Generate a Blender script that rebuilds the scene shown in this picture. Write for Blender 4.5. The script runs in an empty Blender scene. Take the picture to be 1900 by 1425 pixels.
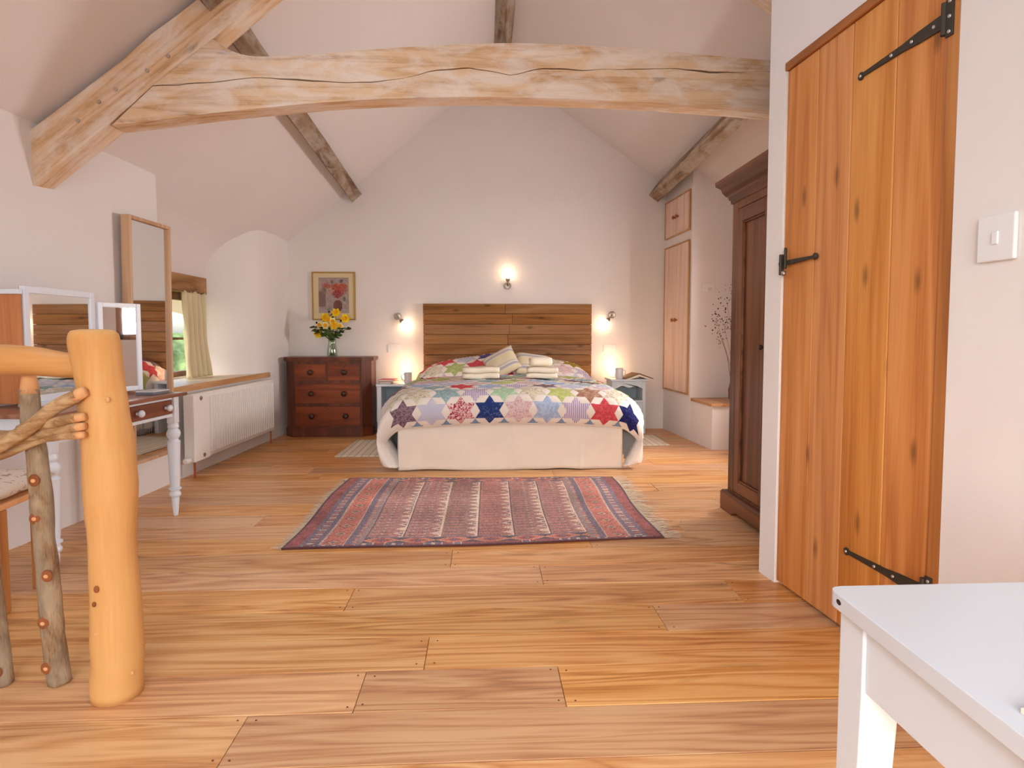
import bpy, bmesh, math, random
import numpy as np
from mathutils import Vector, Matrix, noise as mnoise

# ------------------------------------------------------------------ camera, world, lights, exposure
scene = bpy.context.scene
COL = scene.collection
F_PX, IMG_W, IMG_H = 1140.0, 1900.0, 1425.0
CAM_H = 1.07
cam_d = bpy.data.cameras.new('camera'); cam = bpy.data.objects.new('camera', cam_d); COL.objects.link(cam)
cam_d.sensor_width = 36.0; cam_d.lens = F_PX / IMG_W * 36.0
cam_d.shift_y = -0.015139
cam_d.clip_start = 0.05
cam.location = (0, 0, CAM_H)
cam.rotation_euler = (math.radians(90 - 3.2), 0, -math.atan(55 / F_PX))
scene.camera = cam

world = bpy.data.worlds.new('world'); scene.world = world; world.use_nodes = True
wn = world.node_tree.nodes; wl = world.node_tree.links
sky = wn.new('ShaderNodeTexSky'); sky.sky_type = 'NISHITA'; sky.sun_disc = False
sky.sun_elevation = math.radians(38); sky.sun_rotation = math.radians(200); sky.air_density = 1.0; sky.dust_density = 3.0
wn['Background'].inputs['Strength'].default_value = 1.0
wl.new(sky.outputs[0], wn['Background'].inputs['Color'])

def area_light(name, loc, rot, sx, sy, power, col):
    l = bpy.data.lights.new(name, 'AREA'); l.shape = 'RECTANGLE'; l.size = sx; l.size_y = sy
    l.energy = power; l.color = col
    o = bpy.data.objects.new(name, l); COL.objects.link(o); o.location = loc; o.rotation_euler = rot
    return o
# daylight through the glazed doors in the end wall behind the photographer, and an added fill lamp hung under the left ceiling slope
area_light('daylight_end_doors', (-0.1, -2.5, 1.35), (math.radians(90), 0, 0), 2.3, 2.1, 55, (0.62, 0.82, 1.0))
area_light('fill_left_slope', (-1.30, 1.75, 2.80), (0, math.radians(-40), 0), 0.9, 1.2, 19, (0.56, 0.79, 1.0))
# added fill lamp outside the right-hand window, brightens the far end
area_light('fill_right_window', (2.86, 4.70, 1.32), (0, math.radians(90), 0), 0.58, 0.72, 135, (1.0, 0.94, 0.92))
# the photographer's flash, just above the lens
area_light('flash', (0.0, 0.0, 1.30), (math.radians(92), 0, 0), 0.09, 0.06, 2.7, (0.92, 0.96, 1.0))

vs = scene.view_settings
scene.display_settings.display_device = 'sRGB'
vs.view_transform = 'Standard'; vs.look = 'None'; vs.gamma = 1.0; vs.use_curve_mapping = False
vs.exposure = 0.0
scene.cycles.max_bounces = 8; scene.cycles.glossy_bounces = 3; scene.cycles.transmission_bounces = 4

rnd = random.Random(7)
PI = math.pi

# ------------------------------------------------------------------ helpers
def lin(c):
    return tuple(((v / 255) / 12.92 if v / 255 <= .04045 else ((v / 255 + .055) / 1.055) ** 2.4) for v in c) + (1.0,)

def tag(o, label=None, cat=None, group=None, kind=None):
    if label: o['label'] = label
    if cat: o['category'] = cat
    if group: o['group'] = group
    if kind: o['kind'] = kind
    return o

def thing(name, loc=(0, 0, 0), rot=(0, 0, 0), label=None, cat=None, group=None, kind=None):
    o = bpy.data.objects.new(name, None); COL.objects.link(o)
    o.empty_display_size = .1
    o.location = loc; o.rotation_euler = rot
    return tag(o, label, cat, group, kind)

def link_mesh(name, me, mat=None, parent=None, loc=None, rot=None):
    o = bpy.data.objects.new(name, me); COL.objects.link(o)
    if parent is not None: o.parent = parent
    if loc is not None: o.location = loc
    if rot is not None: o.rotation_euler = rot
    if mat is not None and not me.materials:
        for m in (mat if isinstance(mat, (list, tuple)) else [mat]): me.materials.append(m)
    return o

def obj(name, bm, mat=None, parent=None, smooth=False, loc=None, rot=None, angle=None):
    me = bpy.data.meshes.new(name)
    bmesh.ops.recalc_face_normals(bm, faces=bm.faces)
    bm.to_mesh(me); bm.free()
    if smooth or angle is not None:
        for p in me.polygons: p.use_smooth = True
        if angle is not None:
            try: me.set_sharp_from_angle(angle=math.radians(angle))
            except Exception: pass
    return link_mesh(name, me, mat, parent, loc, rot)

def pymesh(name, v, f, mat=None, parent=None, smooth=False, loc=None, rot=None):
    me = bpy.data.meshes.new(name); me.from_pydata([tuple(map(float, p)) for p in v], [], f); me.update()
    if smooth:
        for p in me.polygons: p.use_smooth = True
    return link_mesh(name, me, mat, parent, loc, rot)

def BM(): return bmesh.new()

def box(bm, lo, hi, bev=0.0, seg=2, M=None):
    r = bmesh.ops.create_cube(bm, size=1.0)
    vs_ = r['verts']
    c = [(a + b) / 2 for a, b in zip(lo, hi)]; s = [abs(b - a) for a, b in zip(lo, hi)]
    for v in vs_: v.co = Vector((v.co.x * s[0] + c[0], v.co.y * s[1] + c[1], v.co.z * s[2] + c[2]))
    if bev > 0:
        es = {e for v in vs_ for e in v.link_edges}
        r2 = bmesh.ops.bevel(bm, geom=list(es), offset=min(bev, min(s) * .45), segments=seg, affect='EDGES', profile=.5)
        vs_ = list({v for f in r2['faces'] for v in f.verts} | {v for v in vs_ if v.is_valid})
    if M is not None:
        for v in vs_: v.co = M @ v.co
    return vs_

def prism(bm, pts, axis, a, b, M=None):
    """pts: 2D polygon; extruded along axis from a to b."""
    def mk(p, t):
        if axis == 0: return Vector((t, p[0], p[1]))
        if axis == 1: return Vector((p[0], t, p[1]))
        return Vector((p[0], p[1], t))
    A = [bm.verts.new(mk(p, a)) for p in pts]; B = [bm.verts.new(mk(p, b)) for p in pts]
    n = len(pts)
    fs = [bm.faces.new(A), bm.faces.new(B[::-1])]
    for i in range(n): fs.append(bm.faces.new((A[i], B[i], B[(i + 1) % n], A[(i + 1) % n])))
    bmesh.ops.triangulate(bm, faces=fs[:2])
    if M is not None:
        for v in A + B: v.co = M @ v.co
    return A + B

def lathe(bm, prof, seg=20, M=None, cap=True):
    rings = []
    for r, z in prof:
        rings.append([bm.verts.new((r * math.cos(2 * PI * k / seg), r * math.sin(2 * PI * k / seg), z)) for k in range(seg)])
    for a, b in zip(rings, rings[1:]):
        for k in range(seg): bm.faces.new((a[k], a[(k + 1) % seg], b[(k + 1) % seg], b[k]))
    if cap:
        bm.faces.new(rings[0][::-1]); bm.faces.new(rings[-1])
    allv = [v for r in rings for v in r]
    if M is not None:
        for v in allv: v.co = M @ v.co
    return allv

def tube(bm, path, rad, seg=8, cap=True, wob=0.0, seed=0):
    path = [Vector(p) for p in path]; n = len(path)
    if not isinstance(rad, (list, tuple)): rad = [rad] * n
    rings = []; ref = Vector((0.123, 0.31, 0.94))
    for i, p in enumerate(path):
        t = (path[min(i + 1, n - 1)] - path[max(i - 1, 0)]).normalized()
        if abs(t.dot(ref)) > .95: ref = Vector((1, 0.1, 0))
        a = t.cross(ref).normalized(); b = t.cross(a).normalized(); ref = -b if False else ref
        ring = []
        for k in range(seg):
            th = 2 * PI * k / seg
            rr = rad[i]
            d = a * math.cos(th) + b * math.sin(th)
            if wob: rr *= 1 + wob * mnoise.noise(Vector((p.x * 14 + seed, p.y * 14, p.z * 14)) + d * 1.3)
            ring.append(bm.verts.new(p + d * rr))
        rings.append(ring)
    for a, b in zip(rings, rings[1:]):
        for k in range(seg): bm.faces.new((a[k], a[(k + 1) % seg], b[(k + 1) % seg], b[k]))
    if cap:
        bm.faces.new(rings[0][::-1]); bm.faces.new(rings[-1])

def grid_surf(fn, nu, nv):
    v = [fn(i / nu, j / nv) for j in range(nv + 1) for i in range(nu + 1)]
    f = [(j * (nu + 1) + i, j * (nu + 1) + i + 1, (j + 1) * (nu + 1) + i + 1, (j + 1) * (nu + 1) + i) for j in range(nv) for i in range(nu)]
    return v, f

def catmull(pts, per=10):
    P = [np.array(p, float) for p in pts]; P = [2 * P[0] - P[1]] + P + [2 * P[-1] - P[-2]]; out = []
    for i in range(1, len(P) - 2):
        for k in range(per):
            t = k / per; a, b, c, d = P[i - 1:i + 3]
            out.append(.5 * ((2 * b) + (-a + c) * t + (2 * a - 5 * b + 4 * c - d) * t * t + (-a + 3 * b - 3 * c + d) * t ** 3))
    out.append(P[-2]); return np.array(out)

def RZ(a): return Matrix.Rotation(a, 4, 'Z')
def TR(*p): return Matrix.Translation(Vector(p))

def copy_tree(o, parent=None):
    c = o.copy(); COL.objects.link(c)
    if parent is not None: c.parent = parent
    for ch in list(o.children): copy_tree(ch, c)
    return c

# ------------------------------------------------------------------ materials
class NT:
    def __init__(s, name):
        s.m = bpy.data.materials.new(name); s.m.use_nodes = True
        s.t = s.m.node_tree; s.N = s.t.nodes; s.b = s.N['Principled BSDF']; s.out = s.N['Material Output']
    def n(s, typ, **kw):
        x = s.N.new('ShaderNode' + typ)
        for k, v in kw.items():
            if k.startswith('i_'):
                key = k[2:]; key = int(key) if key.isdigit() else key.replace('_', ' ')
                x.inputs[key].default_value = v
            else: setattr(x, k, v)
        return x
    def l(s, a, b): s.t.links.new(a, b)
    def math(s, op, a, b=None, c=None):
        x = s.n('Math', operation=op)
        for i, q in enumerate((a, b, c)):
            if q is None: continue
            if isinstance(q, (int, float)): x.inputs[i].default_value = q
            else: s.l(q, x.inputs[i])
        return x.outputs[0]
    def ramp(s, fac, stops, interp='LINEAR'):
        r = s.n('ValToRGB'); r.color_ramp.interpolation = interp; e = r.color_ramp.elements
        while len(e) < len(stops): e.new(.5)
        for k, (p, c) in zip(e, stops): k.position = p; k.color = c
        s.l(fac, r.inputs[0]); return r.outputs[0]
    def mix(s, fac, a, b, mode='MIX'):
        x = s.n('Mix', data_type='RGBA', blend_type=mode)
        for i, q in ((0, fac), (6, a), (7, b)):
            if isinstance(q, (int, float)): x.inputs[i].default_value = q
            elif isinstance(q, tuple): x.inputs[i].default_value = q
            else: s.l(q, x.inputs[i])
        return x.outputs[2]
    def coords(s, scale=(1, 1, 1), rand=True, src='Object'):
        tc = s.n('TexCoord').outputs[src]
        if rand:
            oi = s.n('ObjectInfo').outputs['Random']
            v = s.n('CombineXYZ')
            for i, k in enumerate((37.3, 53.1, 71.7)): s.l(s.math('MULTIPLY', oi, k), v.inputs[i])
            a = s.n('VectorMath', operation='ADD'); s.l(tc, a.inputs[0]); s.l(v.outputs[0], a.inputs[1]); tc = a.outputs[0]
        mp = s.n('Mapping'); mp.inputs['Scale'].default_value = scale; s.l(tc, mp.inputs[0]); return mp.outputs[0]
    def noise(s, vec, scale=1.0, detail=4, rough=.55, dist=0.0):
        x = s.n('TexNoise'); x.inputs['Scale'].default_value = scale; x.inputs['Detail'].default_value = detail
        x.inputs['Roughness'].default_value = rough; x.inputs['Distortion'].default_value = dist; s.l(vec, x.inputs['Vector']); return x.outputs['Fac']
    def bump(s, h, strength=.2, dist=.01):
        b = s.n('Bump'); b.inputs['Strength'].default_value = strength; b.inputs['Distance'].default_value = dist
        s.l(h, b.inputs['Height']); s.l(b.outputs[0], s.b.inputs['Normal'])
    def col(s, c):
        if isinstance(c, tuple): s.b.inputs['Base Color'].default_value = c
        else: s.l(c, s.b.inputs['Base Color'])
    def rough(s, r, spec=.5): s.b.inputs['Roughness'].default_value = r; s.b.inputs['Specular IOR Level'].default_value = spec

def plain(name, c, rough=.5, spec=.4, metal=0.0, bump=0.0, bscale=60, var=0.0):
    t = NT(name); t.rough(rough, spec); t.b.inputs['Metallic'].default_value = metal
    if var or bump:
        v = t.coords((1, 1, 1)); n = t.noise(v, bscale, 3)
        if bump: t.bump(n, bump, .004)
        if var:
            lo = tuple(max(0, x * (1 - var)) for x in lin(c)[:3]) + (1,); hi = tuple(min(1, x * (1 + var)) for x in lin(c)[:3]) + (1,)
            t.col(t.ramp(t.noise(v, bscale * .15, 3), [(.3, lo), (.7, hi)]))
        else: t.col(lin(c))
    else: t.col(lin(c))
    return t.m

def wood(name, dark, mid, light, axis=0, across=8.0, along=.55, rings=7.0, fibre=.35, rough=.42, spec=.4, bump=.12, objvar=.0, knots=0.0, wash=None, washamt=.5, stain=None, ringw=.42, satvar=.16):
    t = NT(name); t.rough(rough, spec)
    sc = [across] * 3; sc[axis] = along
    v = t.coords(tuple(sc))
    n1 = t.noise(v, 1.0, 2, .45, .6)
    ring = t.math('PINGPONG', t.math('MULTIPLY', n1, rings), 1.0)
    sf = [across * 16] * 3; sf[axis] = along * 6
    fib = t.noise(t.coords(tuple(sf)), 1.0, 3, .6)
    sl = [across * .35] * 3; sl[axis] = along * 1.3
    big = t.noise(t.coords(tuple(sl)), 1.0, 3, .5)
    f = t.math('ADD', t.math('MULTIPLY', ring, ringw), t.math('MULTIPLY', fib, fibre))
    f = t.math('ADD', f, t.math('MULTIPLY', big, .45))
    c = t.ramp(f, [(.28, lin(dark)), (.52, lin(mid)), (.80, lin(light))])
    if knots:
        vo = t.n('TexVoronoi', voronoi_dimensions='2D'); vo.inputs['Scale'].default_value = knots; vo.inputs['Randomness'].default_value = 1.0
        kx = t.n('SeparateXYZ'); t.l(t.coords((1, 1, 1)), kx.inputs[0]); kc = t.n('CombineXYZ'); oth = [q for q in range(3) if q != axis]
        t.l(t.math('MULTIPLY', kx.outputs[axis], 1.25), kc.inputs[0]); t.l(t.math('MULTIPLY', t.math('ADD', kx.outputs[oth[0]], kx.outputs[oth[1]]), 3.4), kc.inputs[1])
        t.l(kc.outputs[0], vo.inputs['Vector'])
        d = t.math('ADD', vo.outputs['Distance'], t.math('MULTIPLY', t.math('SUBTRACT', fib, .5), .05))
        k = t.ramp(d, [(.015 * knots, (1, 1, 1, 1)), (.065 * knots, (0, 0, 0, 1))])
        c = t.mix(t.math('MULTIPLY', k, .6), c, lin(tuple(int(q * .5) for q in dark)))
    if wash:
        ws = [6.0] * 3; ws[axis] = 2.2
        w = t.noise(t.coords(tuple(ws)), 1.5, 6, .68, .5)
        c = t.mix(t.math('MULTIPLY', t.ramp(w, [(.42, (0, 0, 0, 1)), (.60, (1, 1, 1, 1))]), washamt), c, lin(wash))
    if stain:
        ss = [5] * 3; ss[axis] = 1.2
        w = t.noise(t.coords(tuple(ss)), 1.2, 4, .6, .8)
        c = t.mix(t.math('MULTIPLY', t.ramp(w, [(.60, (0, 0, 0, 1)), (.76, (1, 1, 1, 1))]), .55), c, lin(stain))
    if objvar:
        oi = t.n('ObjectInfo').outputs['Random']
        h = t.n('HueSaturation'); t.l(c, h.inputs['Color'])
        t.l(t.math('ADD', t.math('MULTIPLY', oi, objvar), 1 - objvar / 2), h.inputs['Value'])
        t.l(t.math('ADD', t.math('MULTIPLY', t.math('FRACT', t.math('MULTIPLY', oi, 7.77)), .005), .4975), h.inputs['Hue'])
        t.l(t.math('ADD', t.math('MULTIPLY', t.math('FRACT', t.math('MULTIPLY', oi, 3.33)), satvar), 1 - satvar / 2), h.inputs['Saturation'])
        c = h.outputs[0]
    t.col(c); t.bump(t.math('ADD', fib, t.math('MULTIPLY', ring, .3)), bump, .004)
    return t.m

def plaster(name, c, bump=.25):
    t = NT(name); t.rough(.85, .2)
    v = t.coords((1, 1, 1), rand=False)
    n = t.noise(v, 1.3, 4, .55); n2 = t.noise(v, 26, 3)
    hi = lin(c); lo = tuple(x * .965 for x in hi[:3]) + (1,)
    t.col(t.ramp(n, [(.35, lo), (.65, hi)]))
    t.bump(t.math('ADD', t.math('MULTIPLY', t.noise(v, 5, 3), 1.0), t.math('MULTIPLY', n2, .18)), bump, .02)
    return t.m

def fabric(name, c, rough=.9, weave=220, bump=.15):
    t = NT(name); t.rough(rough, .15)
    v = t.coords((1, 1, 1)); n = t.noise(v, weave, 2); w = t.noise(v, 6, 3)
    c = lin(c); t.col(t.ramp(w, [(.3, tuple(x * .94 for x in c[:3]) + (1,)), (.7, c)]))
    t.bump(t.math('ADD', n, t.math('MULTIPLY', w, 2.0)), bump, .003); return t.m

def print_fabric(name, ground, spots, scale=70, thr=.45, second=None):
    t = NT(name); t.rough(.9, .15); v = t.coords((1, 1, 1), rand=False)
    n = t.noise(v, scale, 2, .5, 1.2)
    c = t.mix(t.ramp(n, [(thr, (0, 0, 0, 1)), (thr + .05, (1, 1, 1, 1))]), lin(ground), lin(spots))
    if second:
        n2 = t.noise(t.coords((1, 1.1, .9), rand=True), scale * .8, 2, .5, 1.0)
        c = t.mix(t.ramp(n2, [(.56, (0, 0, 0, 1)), (.60, (1, 1, 1, 1))]), c, lin(second))
    t.col(c); t.bump(t.noise(v, 200, 2), .12, .002); return t.m

def stripe_fabric(name, stops, axis=0, period=.1, rough=.9):
    """stops: (position, colour) over one period, constant steps"""
    t = NT(name); t.rough(rough, .15); v = t.n('SeparateXYZ'); t.l(t.n('TexCoord').outputs['Object'], v.inputs[0])
    f = t.math('FRACT', t.math('ADD', t.math('DIVIDE', v.outputs[axis], period), 50.0))
    t.col(t.ramp(f, [(p, lin(c)) for p, c in stops], 'CONSTANT'))
    t.bump(t.noise(t.coords((1, 1, 1)), 220, 2), .15, .002); return t.m

def attr_mat(name, rough=.9, bump=.3, bscale=150):
    t = NT(name); t.rough(rough, .1); a = t.n('VertexColor', layer_name='pattern')
    t.col(a.outputs[0])
    if bump: t.bump(t.noise(t.coords((1, 1, 1)), bscale, 2), bump, .004)
    return t.m

def emis(name, c, s):
    t = NT(name); t.col(lin(c)); t.b.inputs['Emission Color'].default_value = lin(c); t.b.inputs['Emission Strength'].default_value = s; return t.m

def glass_mat(name, tint=(1, 1, 1), refl=.06):
    t = NT(name); tr = t.n('BsdfTransparent'); tr.inputs[0].default_value = tint + (1,)
    g = t.n('BsdfGlossy'); g.inputs['Roughness'].default_value = .02
    m = t.n('MixShader'); m.inputs[0].default_value = refl; t.l(tr.outputs[0], m.inputs[1]); t.l(g.outputs[0], m.inputs[2]); t.l(m.outputs[0], t.out.inputs[0]); return t.m

M = {}
M['plaster'] = plaster('plaster_white', (238, 232, 230))
M['ceil'] = plaster('plaster_ceiling', (234, 226, 223), .15)
M['floor'] = wood('floor_elm', (160, 98, 54), (216, 154, 98), (236, 186, 130), axis=0, across=10, along=.75, rings=13, fibre=.45, rough=.36, spec=.45, bump=.06, objvar=.24, stain=(140, 88, 52), ringw=.36, satvar=.2)
M['floor_gap'] = plain('floor_gap', (60, 34, 20), .9)
M['door'] = wood('door_oak', (172, 102, 48), (206, 136, 72), (222, 158, 94), axis=2, across=11, along=.55, rings=7, fibre=.4, rough=.42, bump=.05, objvar=.10, knots=1.05, ringw=.28, satvar=.08)
M['frame'] = wood('frame_oak', (140, 82, 38), (176, 110, 54), (196, 132, 72), axis=2, across=10, along=.6, rings=5, rough=.45, bump=.06)
M['frame_h'] = wood('frame_oak_head', (140, 82, 38), (176, 110, 54), (196, 132, 72), axis=1, across=10, along=.6, rings=5, rough=.45, bump=.06)
M['beam'] = wood('beam_limed', (158, 114, 76), (208, 166, 122), (228, 194, 156), axis=0, across=13, along=.8, rings=8, fibre=.6, rough=.75, spec=.2, bump=.3, wash=(238, 228, 218), washamt=.68, knots=.8)
M['purlin'] = wood('purlin_weathered', (84, 66, 52), (126, 100, 78), (160, 134, 108), axis=1, across=8, along=.5, rings=6, rough=.8, spec=.2, bump=.4, wash=(190, 178, 166), washamt=.7)
M['head'] = wood('headboard_reclaimed', (92, 58, 30), (142, 96, 56), (168, 122, 78), axis=0, across=16, along=.8, rings=6, fibre=.5, rough=.65, spec=.25, bump=.25, objvar=.16, knots=1.1, ringw=.22)
M['ward'] = wood('wardrobe_stain', (66, 34, 17), (104, 58, 30), (130, 78, 44), axis=2, across=9, along=.5, rings=5, rough=.4, bump=.05)
M['ward_y'] = wood('wardrobe_stain_rail', (66, 34, 17), (104, 58, 30), (130, 78, 44), axis=1, across=9, along=.5, rings=5, rough=.4, bump=.05)
M['mahog'] = wood('chest_mahogany', (84, 30, 8), (124, 52, 16), (150, 72, 28), axis=0, across=8, along=.7, rings=4, rough=.32, spec=.5, bump=.04)
M['mahog_d'] = wood('chest_mahogany_dark', (64, 26, 12), (98, 44, 20), (124, 62, 30), axis=2, across=8, along=.7, rings=4, rough=.35, spec=.5, bump=.04)
M['knob'] = plain('knob_dark_wood', (62, 34, 22), .35)
M['white'] = plain('white_paint', (230, 234, 242), .35, .4)
M['white_t'] = plain('white_table_paint', (216, 223, 232), .28, .45)
M['rad'] = plain('radiator_enamel', (240, 236, 232), .35, .4)
M['nsgrey'] = plain('grey_blue_paint', (196, 204, 210), .5, .3)
M['nsblue'] = plain('blue_grey_paint', (160, 176, 188), .5, .3)
M['desk_top'] = wood('desk_top_brown', (110, 66, 46), (150, 96, 70), (174, 120, 92), axis=1, across=9, along=.6, rings=5, rough=.35, bump=.03)
M['desk_drawer'] = wood('desk_drawer_brown', (80, 38, 22), (116, 60, 38), (138, 78, 52), axis=1, across=9, along=.6, rings=5, rough=.35, bump=.03)
M['pale'] = wood('mirror_frame_pale_oak', (172, 128, 94), (198, 156, 120), (214, 176, 142), axis=2, across=10, along=.6, rings=5, rough=.5, bump=.05)
M['orange'] = wood('mirror_back_pine', (180, 108, 60), (206, 134, 82), (220, 152, 100), axis=2, across=8, along=.6, rings=4, rough=.5, bump=.03)
M['post'] = wood('peeled_log', (184, 118, 56), (208, 147, 82), (222, 168, 104), axis=2, across=6, along=.7, rings=3, fibre=.3, rough=.55, spec=.3, bump=.05)
M['rail'] = wood('peeled_rail', (182, 114, 56), (208, 144, 80), (222, 166, 104), axis=0, across=6, along=.7, rings=3, fibre=.3, rough=.4, bump=.05)
M['bark'] = wood('hazel_bark', (96, 66, 44), (150, 118, 86), (188, 162, 130), axis=2, across=16, along=7, rings=4, fibre=.5, rough=.8, spec=.15, bump=.6, wash=(150, 136, 116), washamt=.6)
M['twig'] = wood('hazel_twig', (130, 94, 60), (172, 132, 92), (204, 170, 128), axis=0, across=24, along=8, rings=4, fibre=.5, rough=.8, spec=.15, bump=.5)
M['cutwood'] = plain('cut_branch_wood', (226, 168, 116), .7, .2, var=.1, bscale=80)
M['scar'] = plain('branch_scar', (150, 88, 52), .8, .2, var=.15, bscale=120)
M['sill'] = wood('sill_oak', (150, 100, 58), (190, 138, 90), (212, 168, 120), axis=1, across=8, along=.6, rings=5, rough=.4, bump=.05)
M['sill_top'] = plain('sill_top_cream', (226, 208, 176), .45, .4, var=.05, bscale=12)
M['lintel'] = wood('lintel_oak', (110, 74, 42), (156, 112, 68), (184, 142, 96), axis=1, across=8, along=.6, rings=5, rough=.7, bump=.2)
M['winwood'] = wood('window_brown', (84, 48, 24), (122, 76, 40), (150, 100, 60), axis=2, across=8, along=.6, rings=5, rough=.5, bump=.06)
M['limed'] = wood('cupboard_limed', (206, 166, 144), (226, 192, 172), (236, 208, 192), axis=2, across=8, along=.5, rings=6, fibre=.4, rough=.6, bump=.05)
M['cupframe'] = wood('cupboard_frame', (168, 118, 74), (196, 148, 100), (212, 168, 122), axis=2, across=9, along=.6, rings=4, rough=.5, bump=.05)
M['cupknob'] = plain('cupboard_knob', (170, 104, 54), .45)
M['iron'] = plain('black_iron', (74, 68, 60), .55, .4, .6, bump=.2, bscale=90)
M['steel'] = plain('brushed_nickel', (170, 160, 150), .35, .5, .9)
M['screw'] = plain('steel_screw', (205, 205, 205), .3, .5, .8)
M['copper'] = plain('copper_pipe', (170, 92, 58), .4, .5, .7)
M['plasticw'] = plain('white_plastic', (236, 236, 238), .35, .4)
M['mirror'] = plain('mirror_silver', (236, 238, 238), .015, .5, 1.0)
M['glass'] = glass_mat('window_glass', (1, 1, 1), .05)
M['vaseglass'] = glass_mat('vase_glass', (.86, .92, .86), .14)
M['valance'] = fabric('valance_cotton', (246, 232, 218))
M['ground'] = fabric('quilt_white', (244, 234, 224))
M['sheet'] = fabric('mattress_ticking', (236, 230, 222))
M['towel'] = fabric('towel_cream', (244, 232, 212), bump=.6, weave=320)
M['ticking'] = stripe_fabric('blue_ticking', [(0, (232, 226, 220)), (.5, (96, 108, 136))], axis=1, period=.022)
M['cushion'] = stripe_fabric('cushion_stripe', [(0, (226, 213, 180)), (.36, (178, 170, 186)), (.5, (232, 220, 190)), (.60, (196, 188, 190)), (.68, (228, 215, 184))], axis=0, period=.17)
M['cushion2'] = stripe_fabric('cushion_stripe_cross', [(0, (226, 213, 180)), (.36, (178, 170, 186)), (.5, (232, 220, 190)), (.60, (196, 188, 190)), (.68, (228, 215, 184))], axis=1, period=.17)
M['curtain'] = fabric('curtain_cream', (224, 210, 174), bump=.1)
M['runner'] = stripe_fabric('runner_stripe', [(0, (226, 212, 190)), (.42, (190, 172, 150)), (.5, (232, 220, 200)), (.86, (206, 190, 170))], axis=0, period=.12)
M['fringe'] = plain('rug_fringe', (242, 226, 200), .9, .1)
M['fringe_y'] = plain('runner_fringe', (224, 208, 184), .9, .1)
M['rug'] = attr_mat('rug_wool', .95, .5, 160)
M['print'] = attr_mat('picture_print', .5, 0)
M['mat_card'] = plain('picture_mount', (222, 204, 164), .8, .2)
M['gilt'] = plain('gilt_frame', (176, 138, 62), .4, .5, .4)
M['stoolpad'] = print_fabric('stool_cushion_print', (224, 206, 188), (170, 138, 118), 34, .60)
M['yellow'] = plain('petal_yellow', (246, 214, 40), .6, .2)
M['cream_p'] = plain('petal_cream', (246, 236, 180), .6, .2)
M['trumpet'] = plain('trumpet_gold', (240, 180, 30), .6, .2)
M['leaf'] = plain('leaf_green', (70, 92, 34), .6, .3, var=.3, bscale=60)
M['stem'] = plain('stem_green', (110, 136, 60), .6, .3)
M['bud'] = plain('dark_bud', (46, 34, 34), .7, .2)
M['dry'] = plain('dried_stalk', (150, 112, 84), .85, .1)
M['bookpink'] = plain('book_pink', (196, 92, 116), .6); M['bookdark'] = plain('book_dark', (70, 36, 44), .6)
M['paper'] = plain('paper', (232, 222, 204), .8, .2); M['bookbrown'] = plain('book_cover_brown', (122, 88, 58), .6, var=.3, bscale=60)
M['mug'] = plain('mug_glaze', (214, 210, 212), .3, .5)
M['box_grey'] = plain('box_grey', (120, 122, 130), .5)
M['bulb'] = emis('bulb_glow', (255, 226, 184), 14)
M['bulb2'] = emis('nightlight_glow', (255, 210, 150), 12)
M['hedge'] = plain('hedge_green', (96, 118, 70), .8, .1, var=.5, bscale=40)
M['lawn'] = plain('lawn_green', (120, 150, 80), .9, .1, var=.3, bscale=8)
M['peg'] = plain('oak_peg', (186, 168, 150), .8, .2, var=.2, bscale=200)
M['dark'] = plain('dark_gap', (40, 28, 22), .9)

# ------------------------------------------------------------------ the room shell
YB = 6.85            # back wall
YR = -2.4            # end wall behind the photographer
def roof_l(x, y):
    t = (YB - y) / (YB - 3.3)
    z0 = 2.064 + .83 * (x + 2.114); z1 = 2.16 + .78 * (x + 2.34)
    return z0 + (z1 - z0) * min(t, 1.6)
def ridge_x(y): return .20
def roof_r(x, y):
    zr = roof_l(.20, y); return zr - .686 * (x - .20)
def roof(x, y): return roof_l(x, y) if x < .2 else roof_r(x, y)

# ceiling: two slopes, plaster skin with thickness
bm = BM()
ys = [YR - .1 + (YB + .1 - YR + .1) * k / 16 for k in range(17)]
def strip(bm, fn, xs, ys, up):
    g = [[bm.verts.new((x, y, fn(x, y) + up)) for x in xs] for y in ys]
    for a, b in zip(g, g[1:]):
        for i in range(len(xs) - 1): bm.faces.new((a[i], a[i + 1], b[i + 1], b[i]))
xsl = [-3.1, -2.4, -1.6, -.7, .2]; xsr = [.2, 1.0, 1.8, 2.5, 3.1]
for up in (0, .12):
    strip(bm, roof_l, xsl, ys, up); strip(bm, roof_r, xsr, ys, up)
# the plaster sweeps down to the lintel over the window recess
cove = [(-2.28, 0.004), (-2.36, 0.0), (-2.43, -.022), (-2.49, -.075), (-2.53, -.16), (-2.54, -.30)]
g = [[bm.verts.new((x, y, max(1.57, roof_l(x, y) + dz))) for x, dz in cove] for y in (4.30, 4.7, 5.1, 5.5, 5.96)]
for a, b in zip(g, g[1:]):
    for i in range(len(cove) - 1): bm.faces.new((a[i], a[i + 1], b[i + 1], b[i]))
bmesh.ops.remove_doubles(bm, verts=bm.verts, dist=1e-4)
tag(obj('ceiling', bm, M['ceil'], angle=30), 'white plaster ceiling sloping down both sides from the ridge', None, None, 'structure')

# back wall (gable)
bm = BM()
prism(bm, [(-2.9, -.05), (2.9, -.05), (2.9, roof_r(2.9, YB) + .03), (.2, roof_l(.2, YB) + .03), (-2.9, roof_l(-2.9, YB) + .03)], 1, YB, YB + .25)
tag(obj('wall_back', bm, M['plaster']), 'white plaster gable wall behind the bed', None, None, 'structure')

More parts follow.
